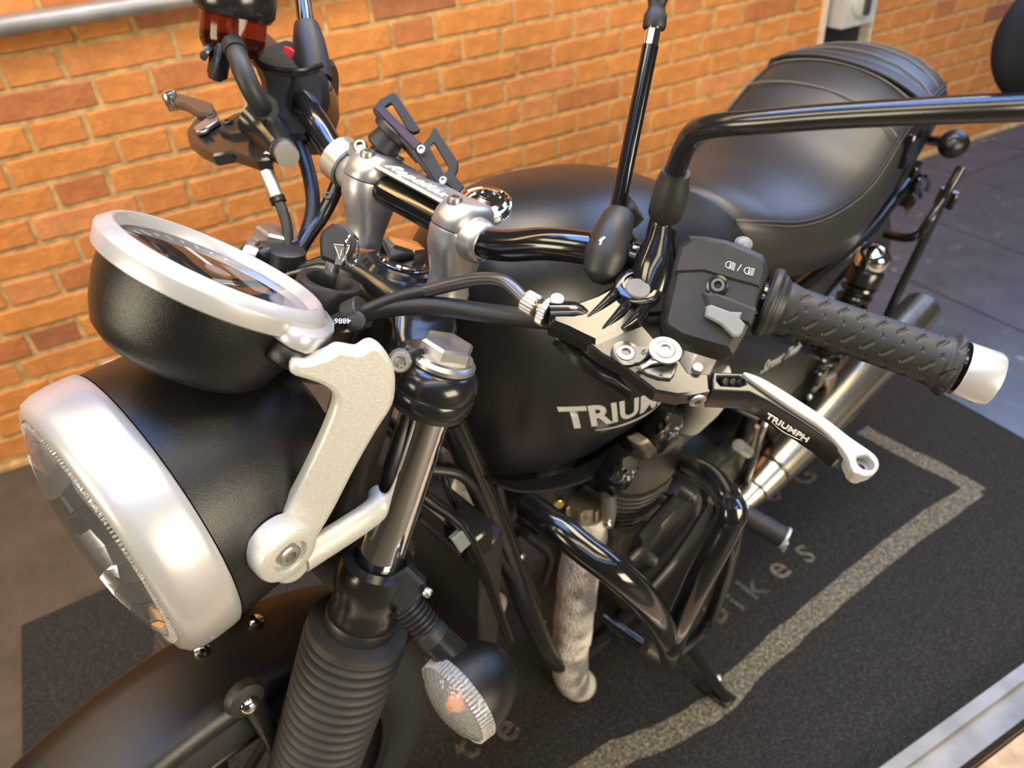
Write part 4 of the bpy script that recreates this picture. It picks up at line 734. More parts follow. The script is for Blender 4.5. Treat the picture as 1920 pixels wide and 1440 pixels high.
g = G(); g.prism([(0.0019,0.0258,1.168), (0.0047,0.0241,1.1715), (0.0133,-0.0055,1.1527), (0.0109,-0.0035,1.1504)], CAMN, .010, .001); add('jaw_arm', g, 'black_plastic', ph)
screw('jaw_screw', (0.0026,0.014,1.173), CAMN, .0038, .003, 'zinc', ph); screw('jaw_screw', (0.0101,-0.0116,1.1565), CAMN, .0034, .003, 'zinc', ph)

# ---------------------------------------------------------------- front indicator, left and right
for s_ in (-1, 1):
    mir = s_ > 0
    g = G(); g.prism([(-0.0547,-0.1266,0.8416), (-0.0473,-0.1413,0.864), (-0.0409,-0.1571,0.8574), (-0.038,-0.1591,0.8482), (-0.0445,-0.1555,0.8268), (-0.0485,-0.1513,0.824), (-0.0547,-0.1343,0.8323)], CAMN, .022, .003); im = add('indicator_mount', g, 'black_plastic', moto, mirror=mir, ang=30)
    a, b = V((-0.0391,-0.1437,0.8265)), V((-0.0225,-0.1806,0.8021)); ib = b - a; L_ = ib.length
    prf = [(.0100, 0)]
    for k in range(6): h_ = .004 + k * .0046; prf += [(.0118, h_), (.0142, h_ + .0012), (.0142, h_ + .0026), (.0118, h_ + .0038)]
    prf += [(.0135, .033), (.0145, .034), (.0148, L_)]
    g = G(); g.lathe(a, ib, prf, 28); st = add('indicator_stem', g, 'black_rubber', im, mirror=mir)
    g = G(); g.tube([b - ib.normalized() * .004, V((-0.0085,-0.2055,0.787))], [.0150, .0155], 24, 1); add('stem_sleeve', g, 'semi_black', im, mirror=mir)
    IC = V((-0.0145,-0.2178,0.7676)); INX = V((-.909, .04, -.416)).normalized()
    g = G(); g.lathe(IC, INX, [(.004, -.052), (.018, -.048), (.030, -.037), (.0375, -.022), (.0410, -.008), (.0415, .0)], 44); add('indicator_shell', g, 'satin_black_paint', im, mirror=mir, ang=60)
    g = G(); g.lathe(IC, INX, [(.0412, .0), (.0405, .007), (.037, .0135), (.029, .019), (.016, .023), (.001, .0245)], 44, c0=False); ln = add('indicator_lens', g, 'lens_prismatic', im, mirror=mir, ang=60)
    g = G()
    u, v, w_ = frame_of(INX)
    for k in range(64):
        aa = 2 * PI * k / 64; dv = u * math.cos(aa) + v * math.sin(aa); g.box(IC + w_ * .0065 + dv * .0402, (.0020, .0016, .013), w_.cross(dv), dv, (w_ - dv * .12), .2)
    add('lens_flutes', g, 'lens_prismatic', ln, kind='stuff', mirror=mir)
    g = G(); g.lathe(IC, INX, [(.039, .001), (.026, -.014), (.010, -.020)], 32, c0=False); add('indicator_reflector', g, 'reflector', im, mirror=mir)
    g = G(); g.ellips(IC + INX * -.004, INX, (.009, .009, .012), seg=20, n=8); add('amber_bulb', g, 'amber', im, mirror=mir)
    screw('mount_bolt', V((-0.0372,-0.1589,0.85)), (.3, -.9, 0), .0045, .006, 'zinc', im) if s_ < 0 else None
# front wheel and mudguard

# ================================================================ MOTORCYCLE: wheels, tank, seat, engine (bike frame B)
def arc_ring(c, y, r, a): return (c[0] - r * math.cos(a), y, c[2] + r * math.sin(a))
def wheel(cx_, cz, rt, tw, rim, name):
    c = (cx_, 0, cz); g = G(); n = 64; R1 = []
    for k in range(n):
        a = 2 * PI * k / n; R1.append([(cx_ + (rt - tw * .5 + tw * .5 * math.cos(b)) * math.cos(a), tw * .5 * math.sin(b), cz + (rt - tw * .5 + tw * .5 * math.cos(b)) * math.sin(a)) for b in [2 * PI * j / 16 for j in range(16)]])
    g.loft(R1, closed=True); ty = add(name, g, 'tyre', moto, 'B', ang=60)
    g = G(); g.lathe(c, (0, 1, 0), [(rim - .012, -tw * .36), (rim, -tw * .40), (rim + .006, -tw * .36), (rim - .01, -tw * .2), (rim - .01, tw * .2), (rim + .006, tw * .36), (rim, tw * .40), (rim - .012, tw * .36), (rim - .022, tw * .2), (rim - .022, -tw * .2)], 56, c0=False, c1=False); add('wheel_rim', g, 'engine_black', ty, 'B')
    for k in range(14):
        a = 2 * PI * k / 14; g = G(); g.tube([(cx_ + .03 * math.cos(a), .012 * (-1) ** k, cz + .03 * math.sin(a)), (cx_ + (rim - .02) * math.cos(a), 0, cz + (rim - .02) * math.sin(a))], .0065, 8, 1); add('spoke', g, 'engine_black', ty, 'B')
    g = G(); g.cyl((cx_, -.05, cz), (0, 1, 0), .04, .10, 24); add('hub', g, 'engine_black', ty, 'B')
    g = G(); g.lathe((cx_, -.062, cz), (0, 1, 0), [(.15, 0), (.155, .001), (.155, .004), (.15, .005), (.10, .005), (.10, 0)], 48, c0=False, c1=False); add('brake_disc', g, 'steel', ty, 'B')
wheel(0, .318, .318, .10, .232, 'front_wheel')
wheel(1.44, .318, .318, .15, .218, 'rear_wheel')
# front mudguard
def guard(cx_, cz, r, hw, a0, a1, drop, m, name, n=40, th=.0025):
    g = G(); R1 = []
    for i in range(n + 1):
        a = math.radians(a0 + (a1 - a0) * i / n); sec = []
        tp = 1 - .25 * max(0, (abs(i / n - .5) - .38) / .12)
        prof_ = [(-1.0, -drop), (-.97, -drop * .55), (-.82, -drop * .18), (-.5, -.004), (0, 0), (.5, -.004), (.82, -drop * .18), (.97, -drop * .55), (1.0, -drop)]
        for yy, dr in prof_: sec.append((cx_ - (r + dr) * math.cos(a), yy * hw * tp, cz + (r + dr) * math.sin(a)))
        for yy, dr in reversed(prof_): sec.append((cx_ - (r + dr - th) * math.cos(a), yy * (hw - th) * tp, cz + (r + dr - th) * math.sin(a)))
        R1.append(sec)
    g.loft(R1); return add(name, g, m, moto, 'B', ang=50)
fg = guard(0, .318, .335, .056, 8, 150, .024, 'satin_black_paint', 'front_mudguard')
for px_, yy in (((0.1252,0.02,0.6255), .02), ((0.0679,0.02,0.6455), .02)):
    v_ = V(px_); rr_ = math.hypot(v_.x, v_.z - .318)
    d_ = V((v_.x, 0, v_.z - .318)).normalized(); o_ = V((0, yy, .318)) + d_ * .333
    g = G(); g.lathe(o_, d_, [(.0075, 0), (.0080, .001), (.0070, .0045), (.0035, .0062), (.001, .0064)], 20); add('mudguard_bolt', g, 'chrome', fg, 'B')
g = G(); mb = V((0.0681,-0.068,0.6603)); g.lathe(mb + V((0, .012, 0)), (0, -1, .2), [(.018, 0), (.019, .003), (.017, .010), (.010, .012)], 28); mbk = add('brace_grommet', g, 'black_rubber', fg, 'B')
g = G(); g.lathe(mb, (0, -1, .2), [(.0085, 0), (.0092, .002), (.0075, .006), (.004, .008), (.001, .0082)], 20); add('brace_bolt', g, 'chrome', fg, 'B')
g = G(); g.tube([mb + V((.004, .012, 0)), (0.0756,-0.075,0.566), (0.0693,-0.085,0.5008)], .010, 12, 4, flat=.5); add('mudguard_brace', g, 'semi_black', fg, 'B')
# tank
TX = [ # x, z top, z widest, z bottom, half width, half width of the floor
 (.362, .905, .86, .800, .022, .012), (.368, .940, .86, .742, .045, .030), (.385, .972, .86, .706, .072, .052), (.41, .989, .86, .684, .096, .072), (.45, .998, .858, .668, .117, .088),
 (.50, .998, .843, .660, .132, .106), (.55, .990, .828, .660, .139, .114), (.60, .978, .815, .662, .141, .117), (.65, .962, .806, .668, .138, .115), (.70, .940, .800, .680, .130, .106), (.75, .914, .796, .697, .118, .094), (.80, .886, .790, .715, .105, .080), (.85, .862, .786, .732, .092, .068), (.885, .850, .796, .748, .083, .058)]
def lerp_rows(T, n):
    out = []
    P_ = [list(r) for r in T]
    for i in range(len(P_) - 1):
        p0 = P_[max(i - 1, 0)]; p1, p2 = P_[i], P_[i + 1]; p3 = P_[min(i + 2, len(P_) - 1)]
        for k in range(n):
            t = k / n; out.append([.5 * ((2 * b) + (c - a) * t + (2 * a - 5 * b + 4 * c - d) * t * t + (3 * b - a - 3 * c + d) * t ** 3) for a, b, c, d in zip(p0, p1, p2, p3)])
    out.append(P_[-1]); return out
def tank_sec(r, n=36):
    x, zt, zm, zb, hw, fw_ = r; pts = []
    for k in range(n):
        a = 2 * PI * k / n; ca, sa = math.cos(a), math.sin(a)
        if sa >= 0: y = hw * math.copysign(abs(ca) ** .92, ca); z = zm + (zt - zm) * abs(sa) ** .92
        else:
            t = abs(sa); e = .72; f2 = fw_ + (hw - fw_) * .35; y = (f2 + (hw - f2) * (1 - t ** 3.0)) * math.copysign(abs(ca) ** .36, ca); z = zm - (zm - zb) * t ** e
        pts.append((x, y, z))
    return pts
g = G(); g.loft([tank_sec(r) for r in lerp_rows(TX, 3)]); tank = add('fuel_tank', g, 'matt_black_tank', moto, 'B', ang=80)
bmx = bmesh.new(); bmx.from_mesh(tank.data); TB = BVHTree.FromBMesh(bmx); bmx.free()
T2L = moto.matrix_world.inverted() @ (Matrix.Translation(BO) @ BM.to_4x4())
def on_tank(p, off=.0006):     # p in B: pushed sideways onto the left flank of the tank
    o_ = T2L @ V((p[0], -.4, p[2])); d_ = (T2L.to_3x3() @ V((0, 1, 0))).normalized(); h = TB.ray_cast(o_, d_)
    if h[0] is None: return T2L @ V(p)
    return h[0] + h[1] * (off if h[1].dot(d_) < 0 else -off)
# welded lip round the underside
g = G(); R1 = []
for r in lerp_rows(TX, 3)[2:]:
    x, zt, zm, zb, hw, fw_ = r; yy = (fw_ + (hw - fw_) * .35) * .97 - .002; R1.append([(x, -yy - .011, zb + .006), (x, -yy - .011, zb + .002), (x, -yy + .01, zb + .001), (x, -yy + .01, zb + .007)])
g.loft(R1); add('tank_seam', g, 'black_plastic', tank, 'B')
g = G(); R1 = []
# front lip visible around the nose
for i in range(25):
    t = i / 24; z = .905 - t * .225; k_ = math.sin(min(1, t * 1.1) * PI * .5)
    x = .362 + .045 * max(0, (t - .55) / .45) ** 2; hwid = .020 + .055 * math.sin(t * PI * .55)
    R1.append([(x - .004, -hwid, z), (x - .004, hwid, z), (x + .006, hwid + .01, z), (x + .006, -hwid - .01, z)])
# badge
def wrap_text(body, o, u, v, size, m, name, bold, shear=0.0, space=1.0):
    me = text_mesh(body, size, th=.0, bold=bold, shear=shear, space=space)
    bm_ = bmesh.new(); bm_.from_mesh(me); bmesh.ops.remove_doubles(bm_, verts=bm_.verts, dist=1e-6)
    bmesh.ops.triangulate(bm_, faces=bm_.faces); bmesh.ops.subdivide_edges(bm_, edges=[e for e in bm_.edges if e.calc_length() > size * .25], cuts=2, use_grid_fill=False); bmesh.ops.triangulate(bm_, faces=bm_.faces)
    o, u, v = V(o), V(u), V(v); inv = moto.matrix_world.inverted()
    for vv_ in bm_.verts: vv_.co = on_tank(o + u * vv_.co.x + v * vv_.co.y)
    bm_.to_mesh(me); bm_.free(); me.materials.clear(); me.materials.append(MATS[m]); ob = bpy.data.objects.new(name, me); COL.objects.link(ob); ob.parent = tank; return ob
b0, b1, b2 = V((0.445,-0.136,0.7846)), V((0.5996,-0.14,0.7286)), V((0.433,-0.136,0.8228))
bu = (b1 - b0); bu.y = 0; bl_ = bu.length; bu.normalize(); bv = b2 - b0; bv.y = 0; bv.normalize()
wrap_text('TRIUMPH', b0, bu, bv, .054, 'grey_print', 'tank_lettering', .0018, shear=0.0, space=1.02)['label'] = 'silver grey name lettering with a swoosh on the left tank flank'
me = bpy.data.meshes.new('lettering_swoosh'); vs, fs = [], []
for i in range(31):
    t = i / 30; c_ = b0 + bu * (.040 + t * .180) - bv * (.006 + .013 * math.sin(PI * (t * .9 + .1)) - .012 * t); w2 = .0022 * math.sin(PI * min(1, t * .95 + .05)) + .0004
    for s_ in (-1, 1): vs.append(tuple(on_tank(c_ + bv * w2 * s_)))
    if i: fs.append((2 * i - 2, 2 * i - 1, 2 * i + 1, 2 * i))
me.from_pydata(vs, [], fs); me.materials.append(MATS['grey_print']); ob = bpy.data.objects.new('lettering_swoosh', me); COL.objects.link(ob); ob.parent = tank
# filler cap
fc_o = V((0.442,0.0081,0.999)); g = G(); fn2 = V((-.10, 0, 1))
g.lathe(fc_o - V((0, 0, .012)), fn2, [(.0270, 0), (.0275, .010), (.0270, .0135), (.0255, .0150), (.0240, .0155), (.0228, .0145), (.0205, .0168), (.0165, .0178), (.0155, .0160), (.008, .0168), (.001, .017)], 64); fcp = add('filler_cap', g, 'chrome', tank, 'B', ang=30)
g = G(); g.lathe(fc_o - V((0, 0, .011)), fn2, [(.0378, .002 + 0), (.0378, .007)], 64, c0=False, c1=False)
add('cap_rim', knurl(fc_o - V((0, 0, .009)), fn2, .0285, .006, 60), 'chrome', fcp, 'B', smooth=False)
g = G(); g.box(fc_o + V((.008, .004, .0055)), (.014, .007, .002), fn2.cross(V((0, 1, 0))), (0, 1, 0), fn2); add('lock_flap', g, 'chrome', fcp, 'B')
# seat
SX = [ # x, z centre, z edge(shoulder), z bottom, half width
 (.835, .862, .845, .790, .050), (.85, .872, .850, .775, .075), (.89, .868, .842, .752, .100), (.94, .855, .828, .735, .118), (1.00, .846, .820, .722, .132), (1.06, .848, .824, .718, .142), (1.11, .862, .838, .722, .147), (1.15, .888, .862, .730, .146),
 (1.19, .914, .888, .742, .142), (1.24, .932, .905, .758, .138), (1.30, .940, .912, .775, .134), (1.36, .940, .910, .790, .128), (1.41, .930, .900, .802, .118), (1.445, .912, .885, .812, .100), (1.46, .885, .865, .825, .075)]
def seat_sec(r, n=40):
    x, zc, ze, zb, hw = r; P_ = [(-.80, zb), (-.96, zb + .006), (-1.0, zb + (ze - zb) * .45), (-.975, ze - .014), (-.90, ze), (-.72, ze + (zc - ze) * .45), (-.4, zc - (zc - ze) * .15), (0, zc), (.4, zc - (zc - ze) * .15), (.72, ze + (zc - ze) * .45), (.90, ze), (.975, ze - .014), (1.0, zb + (ze - zb) * .45), (.96, zb + .006), (.80, zb)]
    return [(x, a * hw, z) for a, z in P_]
SXI = lerp_rows(SX, 4)
g = G(); g.loft([seat_sec(r) for r in SXI]); seat = add('seat', g, 'seat_leather', moto, 'B', ang=70)
for s_ in (-1, 1):
    g = G(); g.tube([(r[0], s_ * r[4] * .905, r[2] + .001) for r in SXI[3:]], .0018, 8, 1); add('seat_piping', g, 'seat_leather', seat, 'B')
    g = G(); g.tube([(r[0], s_ * r[4] * .93, r[2] - .0035) for r in SXI[3:]], .0006, 5, 1); add('edge_stitching', g, 'seam_thread', seat, 'B')
for xc in (1.185, 1.255, 1.315, 1.365, 1.41):
    i = min(range(len(SXI)), key=lambda j: abs(SXI[j][0] - xc)); pts = seat_sec(SXI[i])[4:11]; g = G(); g.tube([(x + (.0 if abs(y) < .05 else -.02 * (abs(y) / .13) ** 2), y, z + .0012) for x, y, z in pts], .0011, 6, 5); add('seam', g, 'seam_thread', seat, 'B')
# strap over the pillion seat with buckle
i = min(range(len(SXI)), key=lambda j: abs(SXI[j][0] - 1.275)); pts = seat_sec(SXI[i])[1:14]; g = G(); R1 = []
cen = crom([(x, y * 1.012, z + .002) for x, y, z in pts], 4)
for p in cen:
    o_ = V((0, p.y * .02, .003)); R1.append([tuple(p + V((-.016, 0, 0))), tuple(p + V((.016, 0, 0))), tuple(p + V((.016, 0, 0)) + o_), tuple(p + V((-.016, 0, 0)) + o_)])
g.loft(R1); stp = add('seat_strap', g, 'black_rubber', moto, 'B', label='webbing strap across the pillion seat with plastic buckle')
for dx in (-.012, .012):
    g = G(); g.tube([p + V((dx, 0, .0034)) for p in cen], .0006, 5, 1); add('strap_stitching', g, 'seam_thread', stp, 'B')
for k, (bxp, sz) in enumerate((((1.204,-0.142,0.868), (.034, .014, .06)), ((1.297,-0.14,0.7982), (.022, .012, .022)), ((1.363,-0.135,0.7468), (.014, .012, .036)))):
    g = G(); g.box(bxp, sz, (1, 0, .25), (0, 1, 0), (-.2, 0, 1), .2); bk = add('buckle', g, 'gloss_black', stp, 'B')
for pts in ([(1.3989,-0.132,0.7328), (1.4623,-0.13,0.6876), (1.4545,-0.13,0.6828), (1.4057,-0.13,0.7117)], [(1.4559,-0.125,0.7257), (1.5356,-0.12,0.6793), (1.5347,-0.12,0.6649)]):
    g = G(); g.tube(pts, .004, 8, 4); add('strap_hook', g, 'gloss_black', stp, 'B')
# rear mudguard, tail and indicator
guard(1.44, .318, .385, .075, 60, 150, .030, 'satin_black_paint', 'rear_mudguard')
for s_ in (-1,):
    g = G(); a, b = V((1.4564,-0.1,0.7864)), V((1.2449,-0.19,0.8781)); g.tube([a, b], .0085, 16, 1); ri = add('rear_indicator', g, 'semi_black', moto, 'B', mirror=s_ > 0)
    g = G(); c_ = V((1.266,-0.185,0.868)); g.lathe(c_, (1, 0, -.1), [(.003, -.027), (.013, -.022), (.0195, -.011), (.0212, .0), (.0212, .005)], 32); add('indicator_shell', g, 'satin_black_paint', ri, 'B', mirror=s_ > 0)
    g = G(); g.lathe(c_, (1, 0, -.1), [(.0210, .005), (.018, .009), (.010, .012), (.001, .013)], 32, c0=False); add('indicator_lens', g, 'lens_clear', ri, 'B', mirror=s_ > 0)
# pannier rails
for s_ in (-1,):
    g = G(); g.tube([(1.3174,-0.2,0.8185), (1.2959,-0.2,0.7707), (1.2891,-0.2,0.6797), (1.2811,-0.2,0.5421), (1.3744,-0.19,0.4208)], .0075, 14, 4); pr_ = add('pannier_rail', g, 'semi_black', moto, 'B', label='bent black pannier rail behind the left shock absorber')
    g = G(); g.tube([(1.2684,-0.205,0.7793), (1.2404,-0.205,0.7577), (1.2393,-0.2,0.7285), (1.2584,-0.18,0.7034), (1.2933,-0.14,0.677)], .0075, 14, 5); add('rail_arm', g, 'semi_black', pr_, 'B')
    g = G(); g.box((1.3161,-0.2,0.7632), (.012, .03, .03), bev=.2); add('rail_bracket', g, 'semi_black', pr_, 'B')
# shock absorbers
for s_ in (-1, 1):
    top, bot = V((1.2085,-0.155,0.6802)), V((1.1489,-0.155,0.4461)); ax = (bot - top)
    top.y = bot.y = s_ * .155; L_ = (bot - top).length; axn = (bot - top).normalized()
    g = G(); g.lathe(top - axn * .006, axn, [(.010, -.012), (.020, -.006), (.027, .002), (.0285, .008), (.0285, .024), (.026, .028)], 32); sh = add('shock_absorber', g, 'chrome', moto, 'B')
    g = G(); g.lathe(top, axn, [(.027, .024), (.0285, .026), (.0285, .050), (.026, .052)], 32); add('spring_seat', g, 'semi_black', sh, 'B')
    g = G(); hel = []
    u, v, w_ = frame_of(axn)
    for k in range(9 * 14): t = k / (9 * 14 - 1); a = 2 * PI * k / 14; hel.append(top + axn * (.052 + t * (L_ - .085)) + (u * math.cos(a) + v * math.sin(a)) * .0235)
    g.tube(hel, .0058, 8, 1); add('coil_spring', g, 'gloss_black', sh, 'B')
    g = G(); g.cyl(top + axn * .04, axn, .015, L_ - .05, 20); add('damper_body', g, 'dark_steel', sh, 'B')
    g = G(); g.cyl(top + V((0, s_ * .02, 0)) - V((0, s_ * .03, .0)), (0, s_, 0), .011, .03, 18); add('top_bolt', g, 'zinc', sh, 'B')
    g = G(); g.box(bot, (.04, .03, .05), bev=.2); add('lower_clevis', g, 'semi_black', sh, 'B')
g = G(); g.box((1.17, -.115, .32), (.54, .035, .05), (1, 0, .02), (0, 1, 0), bev=.2); add('swingarm', g, 'semi_black', moto, 'B')
g = G(); g.box((1.17, .115, .32), (.54, .035, .05), (1, 0, .02), (0, 1, 0), bev=.2); add('swingarm', g, 'semi_black', moto, 'B')
# frame tubes
for s_ in (-1, 1):
    g = G(); g.tube([(.36, s_ * .03, .80), (.40, s_ * .06, .62), (.44, s_ * .10, .40), (.50, s_ * .12, .22), (.62, s_ * .13, .17), (.85, s_ * .13, .20), (.98, s_ * .12, .34), (1.0, s_ * .11, .55), (.98, s_ * .10, .68)], .016, 16, 5); add('frame_tube', g, 'semi_black', moto, 'B')
    g = G(); g.tube([(.98, s_ * .11, .67), (1.2, s_ * .125, .70), (1.42, s_ * .11, .74)], .013, 14, 4); add('seat_rail', g, 'semi_black', moto, 'B')
# side panel with script
SPN = (0, -1, 0)
SPO = [(0.6418,-0.155,0.8156), (0.7473,-0.155,0.7662), (0.8344,-0.155,0.7158), (0.994,-0.155,0.6049), (1.1507,-0.155,0.4962), (1.1142,-0.155,0.4741), (1.0299,-0.155,0.4518), (0.9212,-0.155,0.4866), (0.8218,-0.155,0.5759), (0.7262,-0.155,0.6815), (0.6624,-0.155,0.7626)]
g = G(); g.prism(SPO, SPN, .030, .006); spn = add('side_panel', g, 'satin_black_paint', moto, 'B', ang=50)
tu = V((0.9958,-0.156,0.5991)) - V((0.85,-0.156,0.6394))
text('side_script', 'Street Twin', V((0.8501,-0.156,0.6363)), tu, (0, -1, 0), .030, 'grey_print', spn, 'B', th=.0003, shear=.35, bold=.0002)
# throttle body cover
g = G(); tc_ = V((0.6592,-0.15,0.7699)); g.lathe(tc_ + V((0, .02, 0)), (0, -1, 0), [(.046, 0), (.046, .014), (.040, .022), (.022, .026), (.004, .0265)], 40); tb = add('throttle_body_cover', g, 'satin_silver', moto, 'B')
g = G(); g.tube([(0.7025,-0.14,0.7195), (0.7194,-0.14,0.6661), (0.7329,-0.12,0.5966)], [.030, .028, .022], 20, 4); add('inlet_elbow', g, 'cast_aluminium', tb, 'B')
# upper frame shadow filler: airbox and battery box between tank and engine
g = G(); g.box((.84, 0, .62), (.34, .23, .22), bev=.15); add('airbox', g, 'engine_black', moto, 'B')
g = G(); g.box((.62, 0, .60), (.30, .16, .16), bev=.1); add('engine_top_cover', g, 'engine_black', moto, 'B')
# ---------------------------------------------------------------- engine
FY_ = -.150
# rounded cooling fins stacked down the barrel, the smooth flank of the head above them
PLAN = [(.573, 0), (.573, -.075), (.576, -.105), (.586, -.128), (.602, -.142), (.622, -.149), (.650, -.152), (.664, -.150), (.668, -.10), (.668, 0)]
PLAN = PLAN + [(x, -y) for x, y in reversed(PLAN[1:-1])]
g = G(); g.prism([(x * .0 + .62 + (x - .62) * .86, y * .93, .555) for x, y in PLAN], (0, 0, 1), .17, .002); eng = add('engine', g, 'engine_black', moto, 'B')
for i in range(8):
    g = G(); g.prism([(.62 + (x - .62) * (1 - .012 * i), y * (1 - .006 * i), .556 - .0098 * i) for x, y in PLAN], (0, 0, 1), .0042, .0010); add('cooling_fin', g, 'fin_black', eng, 'B')
g = G(); g.prism([(x, y, .640) for x, y in PLAN], (0, 0, 1), .076, .004); add('cylinder_head', g, 'fin_black', eng, 'B', ang=30)
CPO = [(0.5171,-0.13,0.6255), (0.5341,-0.13,0.6565), (0.5693,-0.13,0.6679), (0.6125,-0.13,0.6745), (0.6557,-0.13,0.6759), (0.6925,-0.13,0.6545), (0.6981,-0.13,0.6232), (0.6443,-0.13,0.6054), (0.5754,-0.13,0.5807)]
g = G(); g.prism(CPO, (0, -1, 0), .22, .006); add('cam_cover', g, 'gloss_black', eng, 'B', ang=30)
for bx_ in ((0.5189,-0.15,0.701), (0.6068,-0.15,0.709)):
    g = G(); c_ = V(bx_); g.lathe(c_ - V((0, 0, .018)), (-.1, -.35, 1), [(.013, 0), (.013, .008), (.0095, .012), (.0095, .018), (.0115, .019), (.0115, .025), (.009, .028)], 24); add('cover_bolt', g, 'chrome', eng, 'B')
    g = G(); g.box(c_ + V((.004, .01, -.026)), (.045, .035, .022), (.8, 0, .55), (0, 1, 0), bev=.2); add('bolt_boss', g, 'semi_black', eng, 'B')
g = G(); g.prism([(0.5416,-0.152,0.7152), (0.565,-0.152,0.7069), (0.6014,-0.152,0.6576), (0.574,-0.152,0.6622)], (0, -1, 0), .02, .003); add('camshaft_cap', g, 'warm_flange', eng, 'B')
g = G(); g.cyl((0.4985,-0.075,0.5894), (-.5, -.8, 0), .0085, .012, 18); add('brass_plug', g, 'brass', eng, 'B')
# exhaust flange, wrapped header
HPp = [(0.5515,-0.085,0.5623), (0.5525,-0.09,0.52), (0.5502,-0.098,0.4751), (0.532,-0.108,0.4395), (0.5225,-0.116,0.3768), (0.523,-0.12,0.2915), (0.5246,-0.122,0.2099), (0.5488,-0.122,0.1005), (0.6174,-0.122,-0.035), (0.8034,-0.125,-0.3029), (1.1857,-0.13,-0.6623)]
for s_ in (-1, 1):
    g = G(); P_ = crom(HPp, 10); m_ = len(P_); u = None; R1 = []
    T = [(P_[min(i + 1, m_ - 1)] - P_[max(i - 1, 0)]).normalized() for i in range(m_)]; uu_, vv_, _ = frame_of(T[0])
    for i in range(m_):
        uu_ = (uu_ - T[i] * uu_.dot(T[i])).normalized(); v2 = T[i].cross(uu_)
        R1.append([P_[i] + (uu_ * math.cos(2 * PI * k / 28) + v2 * math.sin(2 * PI * k / 28)) * (.0285 + .0024 * ((i / 11.0 + k / 28.0) % 1.0)) for k in range(28)])
    g.loft(R1); add('wrapped_header', g, 'exhaust_wrap', moto, 'B', mirror=s_ > 0, label='exhaust header pipe bound in off white heat wrap')
    fo = V(HPp[0]); fd_ = V(HPp[1]) - fo
    g = G(); g.lathe(fo - fd_.normalized() * .008, fd_, [(.030, 0), (.036, .002), (.036, .020), (.032, .030), (.030, .040), (.026, .044)], 36); ef = add('exhaust_flange', g, 'warm_flange', moto, 'B', mirror=s_ > 0)
    for k in range(12):
        a = 2 * PI * k / 12; u, v, w_ = frame_of(fd_); dv = u * math.cos(a) + v * math.sin(a); g = G(); g.box(fo + w_ * .006 + dv * .036, (.0045, .010, .024), w_.cross(dv), dv, w_, .15); add('flange_fin', g, 'warm_flange', ef, 'B', mirror=s_ > 0)
g = G(); g.tube([(0.5306,-0.13,0.6222), (0.542,-0.13,0.5771), (0.5468,-0.13,0.5423)], [.009, .010, .008], 16, 3); o2 = add('lambda_sensor', g, 'zinc', moto, 'B'); g = G(); g.ellips((0.5378,-0.135,0.5554), (0, 0, 1), (.006, .006, .006), seg=14, n=8); add('sensor_nut', g, 'chrome', o2, 'B')
# crankcase and covers
CC = [(0.5622,-0.13,0.5246), (0.689,-0.13,0.4289), (0.7953,-0.13,0.4193), (0.8707,-0.13,0.4313), (0.9807,-0.13,0.3609), (1.0657,-0.13,0.2026), (1.0893,-0.13,0.0608), (1.1494,-0.13,-0.1791), (1.0585,-0.13,-0.3098), (0.8468,-0.13,-0.119), (0.671,-0.13,0.1562), (0.5822,-0.13,0.3686)]
g = G(); g.prism(CC, (0, -1, 0), .26, .012); add('crankcase', g, 'engine_black', eng, 'B', ang=50)
cvo = V((0.7247,-0.16,0.3523)); g = G(); g.lathe(cvo + V((0, .045, 0)), (0, -1, 0), [(.098, 0), (.096, .020), (.086, .034), (.060, .043), (.03, .046), (.004, .0465)], 48); cv = add('clutch_cover', g, 'engine_black', eng, 'B', ang=50)
cvo2 = V((0.9017,-0.15,0.3548)); g = G(); g.lathe(cvo2 + V((0, .035, 0)), (0, -1, 0), [(.066, 0), (.064, .02), (.058, .030), (.055, .030), (.040, .026), (.004, .026)], 44); add('sprocket_cover', g, 'engine_black', eng, 'B', ang=40)
for bx_ in ((0.6475,-0.165,0.5261), (0.6189,-0.175,0.4294), (0.7232,-0.165,0.472), (0.5882,-0.165,0.3719)):
    g = G(); c_ = V(bx_); g.lathe(c_ + V((0, .022, 0)), (0, -1, 0), [(.011, 0), (.009, .020), (.0075, .021), (.0075, .026), (.006, .028)], 18); add('cover_screw', g, 'dark_steel', eng, 'B')
for pts in ([(0.5617,-0.17,0.5279), (0.6521,-0.165,0.5279)], [(0.6196,-0.18,0.3534), (0.6869,-0.185,0.3866), (0.7876,-0.17,0.4004)], [(0.6292,-0.16,0.4902), (0.576,-0.17,0.4958), (0.5526,-0.17,0.4924)]):
    g = G(); g.tube(pts, [.013, .015, .011][:len(pts)], 14, 4, flat=.6); add('cover_rib', g, 'engine_black', eng, 'B')
g = G(); g.tube([(0.5781,-0.16,0.5022), (0.5932,-0.16,0.5058), (0.5983,-0.16,0.5189)], .005, 10, 3); add('oil_pipe', g, 'chrome', eng, 'B')
